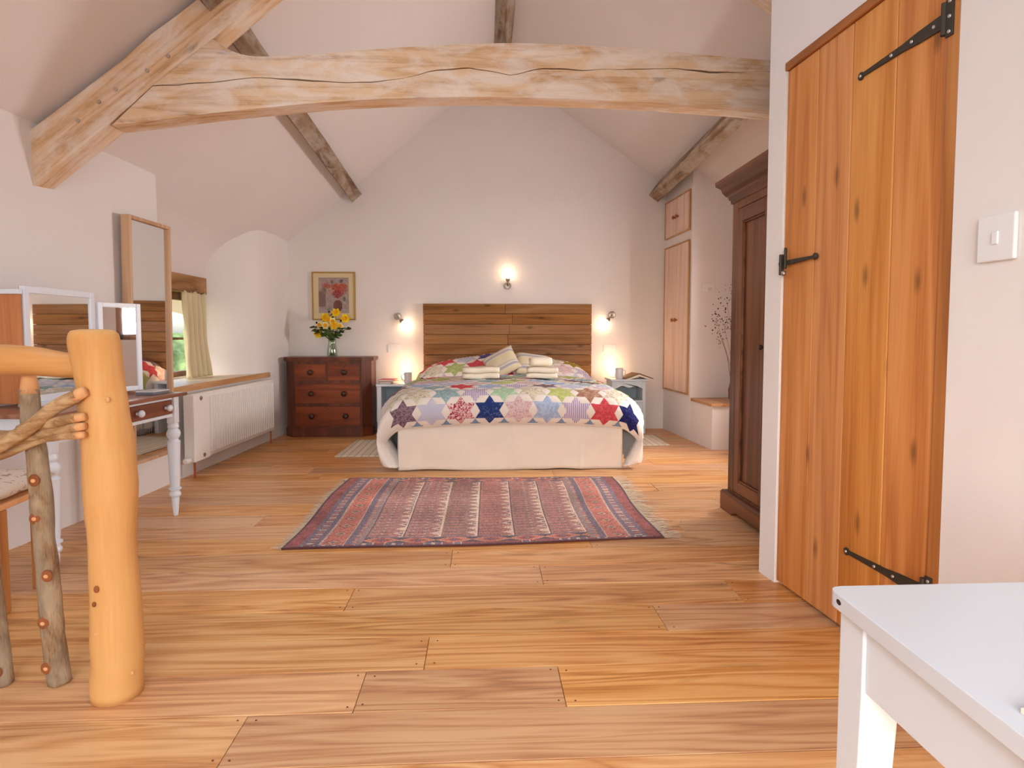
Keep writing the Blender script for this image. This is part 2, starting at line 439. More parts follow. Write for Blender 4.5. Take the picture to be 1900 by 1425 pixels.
# left wall : plan polylines
def wall_ribbon(bm, pts, zlo, zhi, sub=1):
    rows = []
    for (x, y) in pts:
        a = zlo(x, y) if callable(zlo) else zlo; b = zhi(x, y) if callable(zhi) else zhi
        rows.append([bm.verts.new((x, y, a + (b - a) * k / 6)) for k in range(7)])
    for a, b in zip(rows, rows[1:]):
        for k in range(6): bm.faces.new((a[k], b[k], b[k + 1], a[k + 1]))
def arc(c, r, a0, a1, n=6):
    return [(c[0] + r * math.cos(math.radians(a0 + (a1 - a0) * k / n)), c[1] + r * math.sin(math.radians(a0 + (a1 - a0) * k / n))) for k in range(n + 1)]
lowpl = [(-2.72, YR - .05), (-2.56, 0.5), (-2.45, 2.0), (-2.36, 3.0), (-2.262, 4.0), (-2.235, 4.42), (-2.215, 4.95), (-2.15, 6.2), (-2.12, 6.5), (-2.11, YB + .02)]
uppl = [(-2.72, YR - .05), (-2.56, 0.5), (-2.45, 2.0), (-2.36, 3.0), (-2.262, 4.0)] + [(-2.235, 4.36)] + arc((-2.285, 4.385), .05, 0, 85, 5) + [(-2.45, 4.50), (-2.60, 4.62)]
farpl = [(-2.60, 5.72), (-2.50, 5.80)] + [(-2.36, 5.90)] + [(-2.262, 5.975), (-2.20, 6.05), (-2.165, 6.13), (-2.145, 6.25)] + [(-2.12, 6.5), (-2.11, YB + .02)]
SILL = .665
bm = BM()
wall_ribbon(bm, lowpl, -.02, SILL)
up_ = lambda x, y: roof_l(x, y) + .03
wall_ribbon(bm, uppl, SILL, up_); wall_ribbon(bm, farpl, SILL, up_)
# window wall at the back of the recess: above the lintel, below the window
for (z0, z1, y0, y1) in ((SILL - .1, .70, 4.55, 5.9), (1.56, 1.9, 4.55, 5.9), (.70, 1.56, 4.55, 4.66), (.70, 1.56, 5.80, 5.9)):
    box(bm, (-2.71, y0, z0), (-2.60, y1, z1))
# bottom of recess under the sill board
f = [bm.verts.new(p) for p in ((-2.235, 4.42, SILL - .02), (-2.15, 6.15, SILL - .02), (-2.72, 5.8, SILL - .02), (-2.72, 4.5, SILL - .02))]; bm.faces.new(f)
bmesh.ops.remove_doubles(bm, verts=bm.verts, dist=1e-4)
tag(obj('wall_left', bm, M['plaster'], angle=50), 'uneven white plaster wall on the left with the window recess', None, None, 'structure')

# right side: cupboard block, low ledge block, outer wall, wall behind wardrobe
bm = BM()
wall_ribbon(bm, [(2.047, YB + .02), (2.085, 6.07)], -.02, up_ := (lambda x, y: roof_r(x, y) + .03))
wall_ribbon(bm, [(2.085, 6.07), (2.75, 6.07)], -.02, up_)
tag(obj('wall_right', bm, M['plaster']), 'white plaster chimney-breast wall holding the built-in cupboards', None, None, 'structure')
bm = BM()
prism(bm, [(2.055, 6.75), (2.116, 5.54), (2.66, 5.54), (2.66, 6.75)], 2, -.02, .405)
tag(obj('wall_ledge', bm, M['plaster']), 'low white plastered ledge block under the cupboards', None, None, 'structure')
bm = BM()
W2 = (4.32, 5.08, 1.0, 1.64)      # second window (seen in the dressing mirror)
def wbox(y0, y1, z0, z1): box(bm, (2.64, y0, z0), (2.84, y1, z1))
wbox(3.8, W2[0], -.02, 2.6); wbox(W2[1], 6.1, -.02, 2.6); wbox(W2[0], W2[1], -.02, W2[2]); wbox(W2[0], W2[1], W2[3], 2.6)
prism(bm, [(2.14, 2.55), (2.14, 3.86), (2.66, 3.86), (2.66, 2.55)], 2, -.02, 2.75)
tag(obj('wall_alcove', bm, M['plaster']), 'white outer wall on the right behind the wardrobe', None, None, 'structure')

# partition with the oak door ; local frame: u along wall towards the viewer, n out of the wall into the room
PA = Vector((1.245, 2.664, 0)); PD = Vector((.0744, -.9972, 0)).normalized(); PN = Vector((PD.y, -PD.x, 0))
PM = Matrix(((PD.x, PN.x, 0, PA.x), (PD.y, PN.y, 0, PA.y), (0, 0, 1, 0), (0, 0, 0, 1)))
# local coordinates are (u, n, z)
def pbox(bm, u0, u1, n0, n1, z0, z1, bev=0.0): return box(bm, (u0, n0, z0), (u1, n1, z1), bev, 2, PM)
D0, D1, DT = .125, .985, 2.185
bm = BM()
def wpoly(u0, u1, z0, z1f=None):
    q = []
    for n in (0, -.14):
        for u in (u0, u1):
            p = PM @ Vector((u, n, 0)); q.append((p, roof(p.x, p.y) + .03 if z1f is None else z1f))
    lo = [bm.verts.new((p.x, p.y, z0)) for p, _ in q]; hi = [bm.verts.new((p.x, p.y, z)) for p, z in q]
    for idx in ((0, 1, 3, 2),):
        bm.faces.new([lo[i] for i in idx]); bm.faces.new([hi[i] for i in idx])
    for a, b in ((0, 1), (1, 3), (3, 2), (2, 0)): bm.faces.new((lo[a], lo[b], hi[b], hi[a]))
wpoly(0, D0, -.02); wpoly(D1, 5.15, -.02); wpoly(D0, D1, DT)
# return wall behind the wardrobe end
prism(bm, [(1.28, 2.52), (1.28, 2.655), (2.2, 2.655), (2.2, 2.52)], 2, -.02, 3.05)
tag(obj('wall_partition', bm, M['plaster']), 'white partition wall holding the oak plank door', None, None, 'structure')
# end wall behind the photographer with glazed doors opening
bm = BM()
DX0, DX1, DZ = -1.3, 1.1, 2.45
prism(bm, [(-2.9, -.05), (DX0, -.05), (DX0, roof(DX0, YR) + .03), (-2.9, roof(-2.9, YR) + .03)], 1, YR - .2, YR)
prism(bm, [(DX1, -.05), (2.9, -.05), (2.9, roof(2.9, YR) + .03), (DX1, roof(DX1, YR) + .03)], 1, YR - .2, YR)
prism(bm, [(DX0, DZ), (DX1, DZ), (DX1, roof(DX1, YR) + .03), (.2, roof(.2, YR) + .03), (DX0, roof(DX0, YR) + .03)], 1, YR - .2, YR)
tag(obj('wall_rear', bm, M['plaster']), 'white end wall behind the viewpoint with glazed doors', None, None, 'structure')
w = thing('window_3', (0, YR - .08, 0), label='glazed double doors in the end wall behind the viewpoint', kind='structure')
bm = BM()
for x in (DX0 + .04, (DX0 + DX1) / 2, DX1 - .04): box(bm, (x - .04, -.03, 0), (x + .04, .03, DZ), .005)
for z in (.06, DZ - .05): box(bm, (DX0, -.028, z - .05), (DX1, .028, z + .05), .005)
obj('window_frame', bm, M['white'], w)

# floor: dark sub-floor and every board
fl = thing('floor', label='wide honey-brown elm floorboards laid across the room', kind='structure')
bm = BM(); box(bm, (-3.2, YR - .3, -.06), (3.0, YB + .3, -.022)); obj('sub_floor', bm, M['floor_gap'], fl)
PITCH_ = .2165; Y0 = 1.704
BOARDS = []
joints = {-1: [-.66], 0: [-.37, .24], 1: [-.19], 2: [.67], 3: [-.54, 1.05], 4: [.26], 5: [-.15], 6: [.55], 7: [-.9, 1.1]}
k0 = int(math.floor((YR - Y0) / PITCH_)); k1 = int(math.ceil((YB - Y0) / PITCH_))
for k in range(k0, k1 + 1):
    y0 = Y0 + k * PITCH_; y1 = y0 + PITCH_
    if y0 > YB + .1: break
    js = joints.get(k)
    if js is None: 
        x = -2.6 + rnd.uniform(.5, 2.2); js = []
        while x < 2.3: js.append(x); x += rnd.uniform(1.3, 2.6)
    xs = [-2.85] + js + [2.75]
    for a, b in zip(xs, xs[1:]):
        bm = BM(); cx = (a + b) / 2; cy = (y0 + y1) / 2
        dz = rnd.uniform(-.0012, .0004); BOARDS.append((a, b, y0, y1))
        box(bm, (a - cx + .0009, y0 - cy + .0011, -.022), (b - cx - .0009, y1 - cy - .0011, dz), .0016, 1)
        obj('floorboard', bm, M['floor'], fl, loc=(cx, cy, 0))

bm = BM()
for (a, b, y0, y1) in BOARDS:
    if y0 < 1.2 or y0 > 4.2: continue
    for x in (a + .025, b - .025):
        for y in (y0 + .03, y1 - .03): lathe(bm, [(.0030, .0), (.0030, .0010)], 6, TR(x + rnd.uniform(-.006, .006), y + rnd.uniform(-.008, .008), 0))
tag(obj('floor_nails', bm, plain('nail_head', (96, 62, 40), .7), fl), kind='stuff')

# ------------------------------------------------------------------ roof timbers
def extr(bm, poly, y0, y1): prism(bm, poly, 1, y0, y1)
K = 3.35 / 3.10           # truss stands 3.35 m from the lens
def sc(p): return (p[0] * K, CAM_H + (p[1] - CAM_H) * K)
truss = thing('roof_truss', (0, 3.35, 0), label='limed oak roof truss with a cambered tie beam spanning the room', kind='structure')
TH = .125
top = [(-1.29, 2.486), (-1.214, 2.437), (-1.125, 2.411), (-1.023, 2.409), (-.869, 2.417), (-.637, 2.442), (-.35, 2.469), (-.062, 2.488), (.15, 2.498), (.416, 2.496), (.684, 2.489), (.956, 2.474), (1.229, 2.454), (1.439, 2.442), (1.75, 2.405), (1.98, 2.37)]
bot = [(-1.775, 2.072), (-1.54, 2.102), (-1.285, 2.139), (-1.028, 2.169), (-.77, 2.197), (-.51, 2.217), (-.248, 2.229), (.017, 2.237), (.283, 2.236), (.552, 2.233), (.823, 2.225), (1.096, 2.211), (1.445, 2.191), (1.75, 2.155), (1.98, 2.125)]
crk = [(-1.578, 2.261), (-1.459, 2.266), (-1.281, 2.284), (-1.102, 2.308), (-.923, 2.304), (-.639, 2.291), (-.509, 2.299), (-.352, 2.325), (-.247, 2.358), (-.062, 2.375), (.15, 2.343), (.283, 2.379), (.497, 2.376), (.686, 2.382), (.957, 2.393), (1.148, 2.378), (1.44, 2.387), (1.98, 2.36)]
def interp(pl, x):
    for a, b in zip(pl, pl[1:]):
        if a[0] <= x <= b[0]: return a[1] + (b[1] - a[1]) * (x - a[0]) / (b[0] - a[0])
    return pl[0][1] if x < pl[0][0] else pl[-1][1]
top_c = [tuple(p) for p in catmull(top, 3)]; bot_c = [tuple(p) for p in catmull(bot, 3)]
bm = BM()
cr = []
for i in range(90):
    x = -1.578 + (1.98 + 1.578) * i / 89
    z = interp(crk, x) + .006 * mnoise.noise(Vector((x * 9, 0, 3)))
    g = .0042 * max(.12, .6 + .9 * mnoise.noise(Vector((x * 4, 5, 1))))
    cr.append((x, z, g))
upper = [(c[0], c[1] + c[2]) for c in cr] + top_c[::-1]
lower = [(c[0], c[1] - c[2]) for c in cr] + bot_c[::-1]
extr(bm, [sc(p) for p in upper], 0, .035); extr(bm, [sc(p) for p in lower], 0, .035)
extr(bm, [sc(p) for p in bot_c + top_c[::-1]], .035, TH)
tb = obj('tie_beam', bm, M['beam'], truss)
# principal rafters
rl = [(-2.168, 1.77), (-1.785, 2.077), (-1.578, 2.261), (-1.289, 2.486), (-1.071, 2.672)]
ru = [(-2.150, 2.046), (-2.049, 2.121), (-1.707, 2.382), (-1.578, 2.50), (-1.442, 2.60), (-1.308, 2.705)]
rl_s = [sc(p) for p in rl]; ru_s = [sc(p) for p in ru]
sl = .83
ex = .17
rl_s.append((ex, rl_s[-1][1] + sl * (ex - rl_s[-1][0]))); ru_s.append((ex, ru_s[-1][1] + .80 * (ex - ru_s[-1][0])))
def rafter(poly, ang):
    ca_, sa_ = math.cos(ang), math.sin(ang)
    bm = BM(); extr(bm, [(p[0] * ca_ + p[1] * sa_, -p[0] * sa_ + p[1] * ca_) for p in poly], 0, TH + .01)
    return obj('rafter', bm, M['beam'], truss, rot=(0, -ang, 0))
rafter([(-2.335, sc((0, 1.77))[1])] + rl_s + ru_s[::-1] + [(-2.335, sc((0, 2.05))[1])], math.atan(.8))
# right rafter mirrors about the ridge, a little flatter
R_top = [(.17, roof_r(.2, 3.35) - .03), (2.05, roof_r(2.05, 3.35) - .02)]
R_bot = [(2.05, roof_r(2.05, 3.35) - .30), (.17, roof_r(.2, 3.35) - .30)]
rafter(R_top + R_bot, -math.atan(.686))
# pegs
for (x, z) in ((-1.50, 2.40), (-1.60, 2.33), (-1.75, 2.24), (-1.83, 2.18), (-1.93, 2.09)):
    p = sc((x, z)); bm = BM(); lathe(bm, [(.011, 0), (.011, .012)], 10, Matrix.Translation((p[0], -.006, p[1])) @ Matrix.Rotation(-PI / 2, 4, 'X'))
    obj('peg', bm, M['peg'], truss)

def purlin(name, label, pts_back, drop_fn, y0, y1, mat):
    """square timber hung under the slope; pts_back is the section at the back wall, lifted with the roof towards the front"""
    t = tag(bpy.data.objects.new(name, None), label, None, None, 'structure'); COL.objects.link(t); t.location = (0, y1, 0)
    bm = BM(); n = 24; rings = []
    for k in range(n + 1):
        y = y1 + (y0 - y1) * k / n; dz = drop_fn(y)
        rings.append([bm.verts.new((p[0] + .008 * mnoise.noise(Vector((y * 2.5, i * 3.1, 1))), y - y1, p[1] + dz + .008 * mnoise.noise(Vector((y * 2.5, i * 3.1, 9))))) for i, p in enumerate(pts_back)])
    m = len(pts_back)
    for a, b in zip(rings, rings[1:]):
        for i in range(m): bm.faces.new((a[i], a[(i + 1) % m], b[(i + 1) % m], b[i]))
    bm.faces.new(rings[0]); bm.faces.new(rings[-1][::-1])
    obj('timber', bm, mat, t)
purlin('trim_1', 'weathered oak purlin under the left ceiling slope', [(-1.405, 2.505), (-1.305, 2.588), (-1.40, 2.70), (-1.50, 2.617)], lambda y: roof_l(-1.4, y) - roof_l(-1.4, YB), -2.3, YB, M['purlin'])
purlin('trim_2', 'weathered oak purlin under the right ceiling slope', [(1.855, 2.614), (1.955, 2.538), (2.075, 2.70), (1.97, 2.775)], lambda y: roof_r(1.9, y) - roof_r(1.9, YB), 2.72, YB, M['purlin'])
purlin('trim_3', 'brown diamond-set ridge beam at the top of the ceiling', [(.125, 3.92), (.215, 3.83), (.30, 3.92), (.215, 4.03)], lambda y: roof_l(.2, y) - roof_l(.2, YB), -2.3, YB, M['purlin'])

# ------------------------------------------------------------------ oak door
dr = thing('door_1', label='orange oak plank door with black iron strap hinges', kind='structure')
us = [D0 + .002, .322, .528, .738, .935]
us = [D0 + .002, .335, .530, .739, .935]
for a, b in zip(us, us[1:]):
    bm = BM(); cu = (a + b) / 2
    c = PM @ Vector((cu, 0, 0))
    box(bm, (a - cu + .0012, .008, .012), (b - cu - .0012, .045, DT - .035), .004, 2)
    o = obj('plank', bm, M['door'], dr); o.location = c; o.rotation_euler = (0, 0, math.atan2(PD.y, PD.x))
def pobj(name, bm, mat, parent, **k): return obj(name, bm, mat, parent, **k)
bm = BM(); pbox(bm, .937, .983, -.10, -.002, 0, DT, .004); pobj('door_jamb', bm, M['frame'], dr)
bm = BM(); pbox(bm, D0 - .004, .983, -.10, .004, DT - .034, DT, .004); pobj('door_head', bm, M['frame_h'], dr)
bm = BM(); pbox(bm, D0, .983, -.10, -.05, .0, DT - .03); pobj('door_ledge_back', bm, M['frame'], dr)
def strap_hinge(u0, z0, u1, z1, parent):
    """tip (u0,z0) to pin (u1,z1)"""
    L = math.hypot(u1 - u0, z1 - z0); dx, dz = (u1 - u0) / L, (z1 - z0) / L
    def q(s, w): return (u0 + dx * s - dz * w, z0 + dz * s + dx * w)
    pts = [q(.012, -.006), q(L * .55, -.011), q(L - .10, -.017), q(L, -.021), q(L, .021), q(L - .10, .017), q(L * .55, .011), q(.012, .006)]
    h = bpy.data.objects.new('hinge', None); COL.objects.link(h); h.parent = parent
    bm = BM(); prism(bm, pts, 1, -.008, -.001, PM)
    lathe(bm, [(.0, 0), (.013, 0), (.014, .003), (.013, .006), (.0, .0065)], 14, PM @ TR(u0 + .004, -.008, z0) @ Matrix.Rotation(-PI / 2, 4, 'X'), cap=False)
    obj('strap', bm, M['iron'], h)
    bm = BM(); lathe(bm, [(.008, -.045), (.008, .045)], 12, PM @ TR(u1 + .004, .002, z1)); obj('hinge_pin', bm, M['iron'], h, angle=40)
    bm = BM(); pbox(bm, u1 + .01, u1 + .036, -.003, .003, z1 - .055, z1 + .055, .001); obj('hinge_plate', bm, M['iron'], h)
    def sc_(u, z, n=0.0):
        bm = BM(); lathe(bm, [(.0055, 0), (.0045, .0025), (.0, .003)], 10, PM @ TR(u, n, z) @ Matrix.Rotation(-PI / 2, 4, 'X'), cap=False); obj('screw', bm, M['screw'], h)
    sc_(u0 + .004, z0, -.002)
    for s in (.42, .66, .9): p = q(L * s, 0); sc_(p[0], p[1], -.001)
    for z in (-.042, 0, .042): sc_(u1 + .024, z1 + z, .003)
    return h
strap_hinge(.574, 1.948, .926, 1.962, dr)
strap_hinge(.574, .298, .926, .298, dr)
# thumb latch
h = bpy.data.objects.new('latch', None); COL.objects.link(h); h.parent = dr
zl = 1.365
bm = BM(); prism(bm, [(.112, zl - .008), (.20, zl - .011), (.355, zl - .003), (.355, zl + .006), (.20, zl + .009), (.112, zl + .006)], 1, -.002, .006, PM)
lathe(bm, [(0, 0), (.013, 0), (.014, .006), (.008, .011), (0, .012)], 12, PM @ TR(.357, -.003, zl + .002) @ Matrix.Rotation(-PI / 2, 4, 'X'), cap=False); obj('latch_bar', bm, M['iron'], h)
bm = BM(); pbox(bm, .14, .152, .004, .022, zl - .05, zl + .035, .003); pbox(bm, .165, .174, .004, .016, zl - .025, zl + .06, .003); obj('latch_keep', bm, M['iron'], h)
bm = BM(); lathe(bm, [(0, -.012), (.009, -.008), (.011, 0), (.009, .008), (0, .012)], 12, PM @ TR(.172, .018, zl - .045), cap=False); obj('latch_knob', bm, M['steel'], h, smooth=True)

# light switch on the partition
s = thing('light_switch', label='square white light switch on the wall right of the oak door', cat='switch')
bm = BM(); pbox(bm, 1.078, 1.186, 0, .012, 1.258, 1.376, .004); obj('plate', bm, M['plasticw'], s)
bm = BM(); pbox(bm, 1.124, 1.142, .011, .016, 1.300, 1.334, .002); obj('rocker', bm, M['plasticw'], s)

# ------------------------------------------------------------------ left window
w = thing('window_1', (-2.60, 5.16, 0), label='small brown wooden casement window in the left recess', kind='structure')
bm = BM()
for (y0, y1) in ((-.50, -.44), (-.02, .03), (.60, .64)): box(bm, (-.10, y0, .70), (-.055, y1, 1.44), .004)
for (z0, z1) in ((.70, .745), (1.37, 1.44)): box(bm, (-.10, -.5, z0), (-.055, .64, z1), .004)
obj('window_frame', bm, M['winwood'], w)
for y0, y1 in ((-.44, -.02), (.03, .60)):
    bm = BM(); box(bm, (-.088, y0, 1.02), (-.068, y1, 1.042)); obj('glazing_bar', bm, M['winwood'], w)
    for z0, z1 in ((.745, 1.02), (1.042, 1.37)):
        bm = BM(); box(bm, (-.080, y0, z0), (-.076, y1, z1)); obj('pane', bm, M['glass'], w)
bm = BM(); box(bm, (-.005, -.55, 1.432), (.10, .585, 1.575), .006); obj('lintel', bm, M['lintel'], w)
bm = BM(); box(bm, (-.10, -.5, 1.435), (-.006, .56, 1.56), .003); obj('head_board', bm, M['winwood'], w)
sb = bpy.data.objects.new('window_sill', None); COL.objects.link(sb); sb.parent = w; sb.location = (2.60, -5.16, 0)
bm = BM(); prism(bm, [(-2.215, 4.44), (-2.13, 6.22), (-2.18, 6.24), (-2.36, 5.93), (-2.66, 5.72), (-2.66, 4.60), (-2.30, 4.46)], 2, SILL - .015, SILL + .024); obj('sill_board', bm, M['sill_top'], sb)
bm = BM(); prism(bm, [(-2.215, 4.44), (-2.13, 6.22), (-2.112, 6.22), (-2.197, 4.44)], 2, SILL - .02, SILL + .026); obj('sill_edge', bm, M['sill'], sb)
# right window, an addition that shows in the mirror and admits the fill lamp
w = thing('window_2', (2.74, (W2[0] + W2[1]) / 2, 0), label='added brown wooden window on the right, seen in the dressing mirror', kind='structure')
bm = BM(); hw = (W2[1] - W2[0]) / 2
for y in (-hw + .04, 0, hw - .04): box(bm, (-.05, y - .045, W2[2]), (.05, y + .045, W2[3]), .004)
for z in (W2[2] + .035, W2[3] - .04): box(bm, (-.05, -hw, z - .04), (.05, hw, z + .04), .004)
box(bm, (-.16, -hw - .12, W2[3] - .01), (-.02, hw + .12, W2[3] + .12), .005)
obj('window_frame', bm, M['winwood'], w)
for y0, y1 in ((-hw + .08, -.045), (.045, hw - .08)):
    bm = BM(); box(bm, (-.003, y0, W2[2] + .07), (.003, y1, W2[3] - .08)); obj('pane', bm, M['glass'], w)

# curtain at the far side of the recess
def curtain():
    def fn(u, v):
        top = v
        y0 = 5.235 + .03 * (1 - v) ; y1 = 5.60 + .10 * (1 - v) ** 1.3
        y = y0 + (y1 - y0) * u
        amp = .022 + .012 * (1 - v)
        x = -2.475 + amp * math.sin(u * 2 * PI * 4.5 + .6 * math.sin(v * 5)) + .012 * mnoise.noise(Vector((u * 6, v * 3, 2)))
        if v > .88: x += .004 * math.sin(u * 60)
        return (x, y, SILL + .03 + (1.425 - SILL - .03) * v + (.008 * math.sin(u * 40) if v > .99 else 0))
    v, f = grid_surf(fn, 70, 26)
    o = pymesh('curtain', v, f, M['curtain'], None, True)
    m = o.modifiers.new('thick', 'SOLIDIFY'); m.thickness = .004
    return tag(o, 'gathered cream curtain drawn to the side of the small window', 'curtain')
curtain()
t = thing('curtain_rod', (-2.475, 5.16, 1.428), label='thin brown curtain rod under the window lintel', cat='rod')
bm = BM(); tube(bm, [(0, -.5, 0), (0, .5, 0)], .006, 8); obj('rod', bm, M['winwood'], t)
bm = BM(); box(bm, (-.10, .44, -.008), (.006, .456, .008)); obj('bracket', bm, M['winwood'], t)

# garden outside the windows
bm = BM(); box(bm, (-40, -10, -.6), (-2.95, 40, -.5)); tag(obj('lawn', bm, M['lawn']), 'green lawn outside the small window', None, None, 'structure')
def hedge(name, x, y, ln, h, label):
    bm = BM(); bmesh.ops.create_icosphere(bm, subdivisions=5, radius=1)
    for v in bm.verts:
        n = v.co.normalized(); d = 1 + .12 * mnoise.noise(n * 4 + Vector((x, y, 0))) + .10 * mnoise.noise(n * 11) + .07 * mnoise.noise(n * 30)
        v.co = Vector((n.x * .9 * d, n.y * ln * d, n.z * h * d))
    return tag(obj(name, bm, M['hedge'], smooth=True, loc=(x, y, h - .8)), label, 'bush')
hedge('garden_bush', -6.0, 12.2, 1.7, .95, 'green garden bush seen through the small window')

# ------------------------------------------------------------------ radiator
ra = math.atan2(.07, 1.55)
rad = thing('radiator', (-2.125, 4.56, 0), (0, 0, -ra), 'white ribbed panel radiator under the window sill', 'radiator')
RL = 1.55
bm = BM(); box(bm, (-.055, 0, .13), (.01, RL, .63), .008); obj('panel', bm, M['rad'], rad)
bm = BM(); box(bm, (.002, 0, .13), (.026, .235, .625), .006); obj('end_plate', bm, M['rad'], rad)
n = 30
for k in range(n):
    y = .27 + (RL - .05 - .27) * k / (n - 1)
    bm = BM(); prism(bm, [(-.012, 0), (.012, 0), (.007, .020), (-.007, .020)], 2, .165, .595, TR(.01, y, 0) @ RZ(-PI / 2) @ Matrix.Scale(-1, 4, (0, 1, 0)) if False else TR(.008, y, 0) @ Matrix(((0, 1, 0, 0), (1, 0, 0, 0), (0, 0, 1, 0), (0, 0, 0, 1))))
    obj('rib', bm, M['rad'], rad)
for z in (.595, .165):
    bm = BM(); lathe(bm, [(.0, 0), (.014, 0), (.016, .004), (.013, .008), (.006, .008), (.005, .004), (0, .004)], 16, TR(.026, .10 if z > .3 else .13, z) @ Matrix.Rotation(PI / 2, 4, 'Y'), cap=False); obj('plug', bm, M['steel'], rad, angle=40)
bm = BM(); lathe(bm, [(.018, 0), (.024, .01), (.024, .05), (.014, .06)], 16, TR(-.01, -.015, .15) @ Matrix.Rotation(PI / 2, 4, 'X')); obj('valve', bm, M['rad'], rad, angle=40)
bm = BM(); tube(bm, [(-.01, .055, 0), (-.01, .055, .14)], .0075, 10); obj('pipe', bm, M['copper'], rad)
bm = BM(); tube(bm, [(-.02, RL - .02, 0), (-.02, RL - .02, .14)], .0075, 10); obj('pipe', bm, M['copper'], rad)

# ------------------------------------------------------------------ built-in cupboards on the right
ca = math.atan2(6.07 - YB, 2.085 - 2.047)      # direction from back corner to front corner
cb = thing('built_in_cupboard', (2.047, YB, 0), (0, 0, ca), 'tall built-in cupboard with limed plank doors above the ledge', 'cupboard')
# local: x along wall towards viewer, y: +y is ? -> room side is -x world ; local -y? direction (0.05,-1) rotated: left normal = (1,0.05) so room side is local -y
CW0, CW1 = .035, .745
def cup_door(z0, z1, nm):
    fr = .014
    bm = BM()
    for (a, b, c, d) in ((CW0, CW0 + fr, z0, z1), (CW1 - fr, CW1, z0, z1), (CW0 + fr, CW1 - fr, z0, z0 + fr), (CW0 + fr, CW1 - fr, z1 - fr, z1)):
        box(bm, (a, -.022, c), (b, .0, d), .003)
    f = obj('frame', bm, M['cupframe'], cb)
    mid = (CW0 + CW1) / 2; g = .002
    for side, (a, b) in enumerate(((CW0 + fr + g, mid - g), (mid + g, CW1 - fr - g))):
        d = bpy.data.objects.new('door', None); COL.objects.link(d); d.parent = cb
        npl = 3; wd = (b - a) / npl
        for k in range(npl):
            bm = BM(); box(bm, (a + k * wd + .0006, -.016, z0 + fr + g), (a + (k + 1) * wd - .0006, 0, z1 - fr - g), .002, 1); obj('plank', bm, M['limed'], d)
        kx = mid - .045 if side == 0 else mid + .045
        zk = {'top': (z0 + z1) / 2 - .01, 'tall': 1.22}[nm]
        bm = BM(); lathe(bm, [(.008, 0), (.008, .012), (.019, .02), (.021, .028), (.015, .036), (0, .038)], 16, TR(kx, -.015, zk) @ Matrix.Rotation(PI / 2, 4, 'X'), cap=False); obj('knob', bm, M['cupknob'], d, angle=40)
cup_door(2.11, 2.515, 'top'); cup_door(.455, 2.02, 'tall')
# ledge board
lb = thing('ledge_board', label='brown wooden board on the low ledge beside the wardrobe', cat='shelf')
bm = BM(); prism(bm, [(2.078, 6.02), (2.098, 5.515), (2.62, 5.515), (2.62, 6.06), (2.09, 6.06)], 2, .406, .432); obj('board', bm, M['sill'], lb)
th = thing('thermostat', label='small white control box on the wall beside the cupboards', cat='thermostat')
bm = BM(); box(bm, (2.19, 6.05, 1.49), (2.31, 6.07, 1.575), .004); obj('plate', bm, M['plasticw'], th)
bm = BM(); box(bm, (2.245, 6.044, 1.50), (2.285, 6.052, 1.53), .003); obj('rocker', bm, M['mug'], th)

# dried stalks in a jar on the ledge
dv = thing('dried_flower_jar', (2.42, 5.80, .432), label='jar of dried seed-head stalks on the ledge behind the wardrobe', cat='vase')
bm = BM(); lathe(bm, [(.03, 0), (.045, .02), (.05, .1), (.035, .17), (.028, .2), (.032, .21)], 18); obj('jar', bm, M['bookbrown'], dv, smooth=True)
for i, (dx, dz) in enumerate(((-.06, .75), (-.12, .78), (-.17, .70), (-.09, .95), (-.05, 1.05), (-.2, .8), (-.13, .6), (.03, .8), (.08, .9))):
    bm = BM(); e = Vector((dx, rnd.uniform(-.05, .05), dz)); p0 = Vector((0, 0, .01)); 
    mid = p0.lerp(e, .55) + Vector((.03, 0, .02)); tube(bm, [p0, mid, e], [.0022, .0018, .001], 5)
    st = obj('stalk', bm, M['dry'], dv)
    bm = BM()
    for q in range(16):
        c = e + Vector((rnd.gauss(0, .035), rnd.gauss(0, .03), rnd.gauss(-.02, .06)))
        bmesh.ops.create_icosphere(bm, subdivisions=1, radius=rnd.uniform(.004, .008), matrix=TR(*c))
    tag(obj('seed_heads', bm, M['bud' if i % 2 else 'dry'], st), kind='stuff')

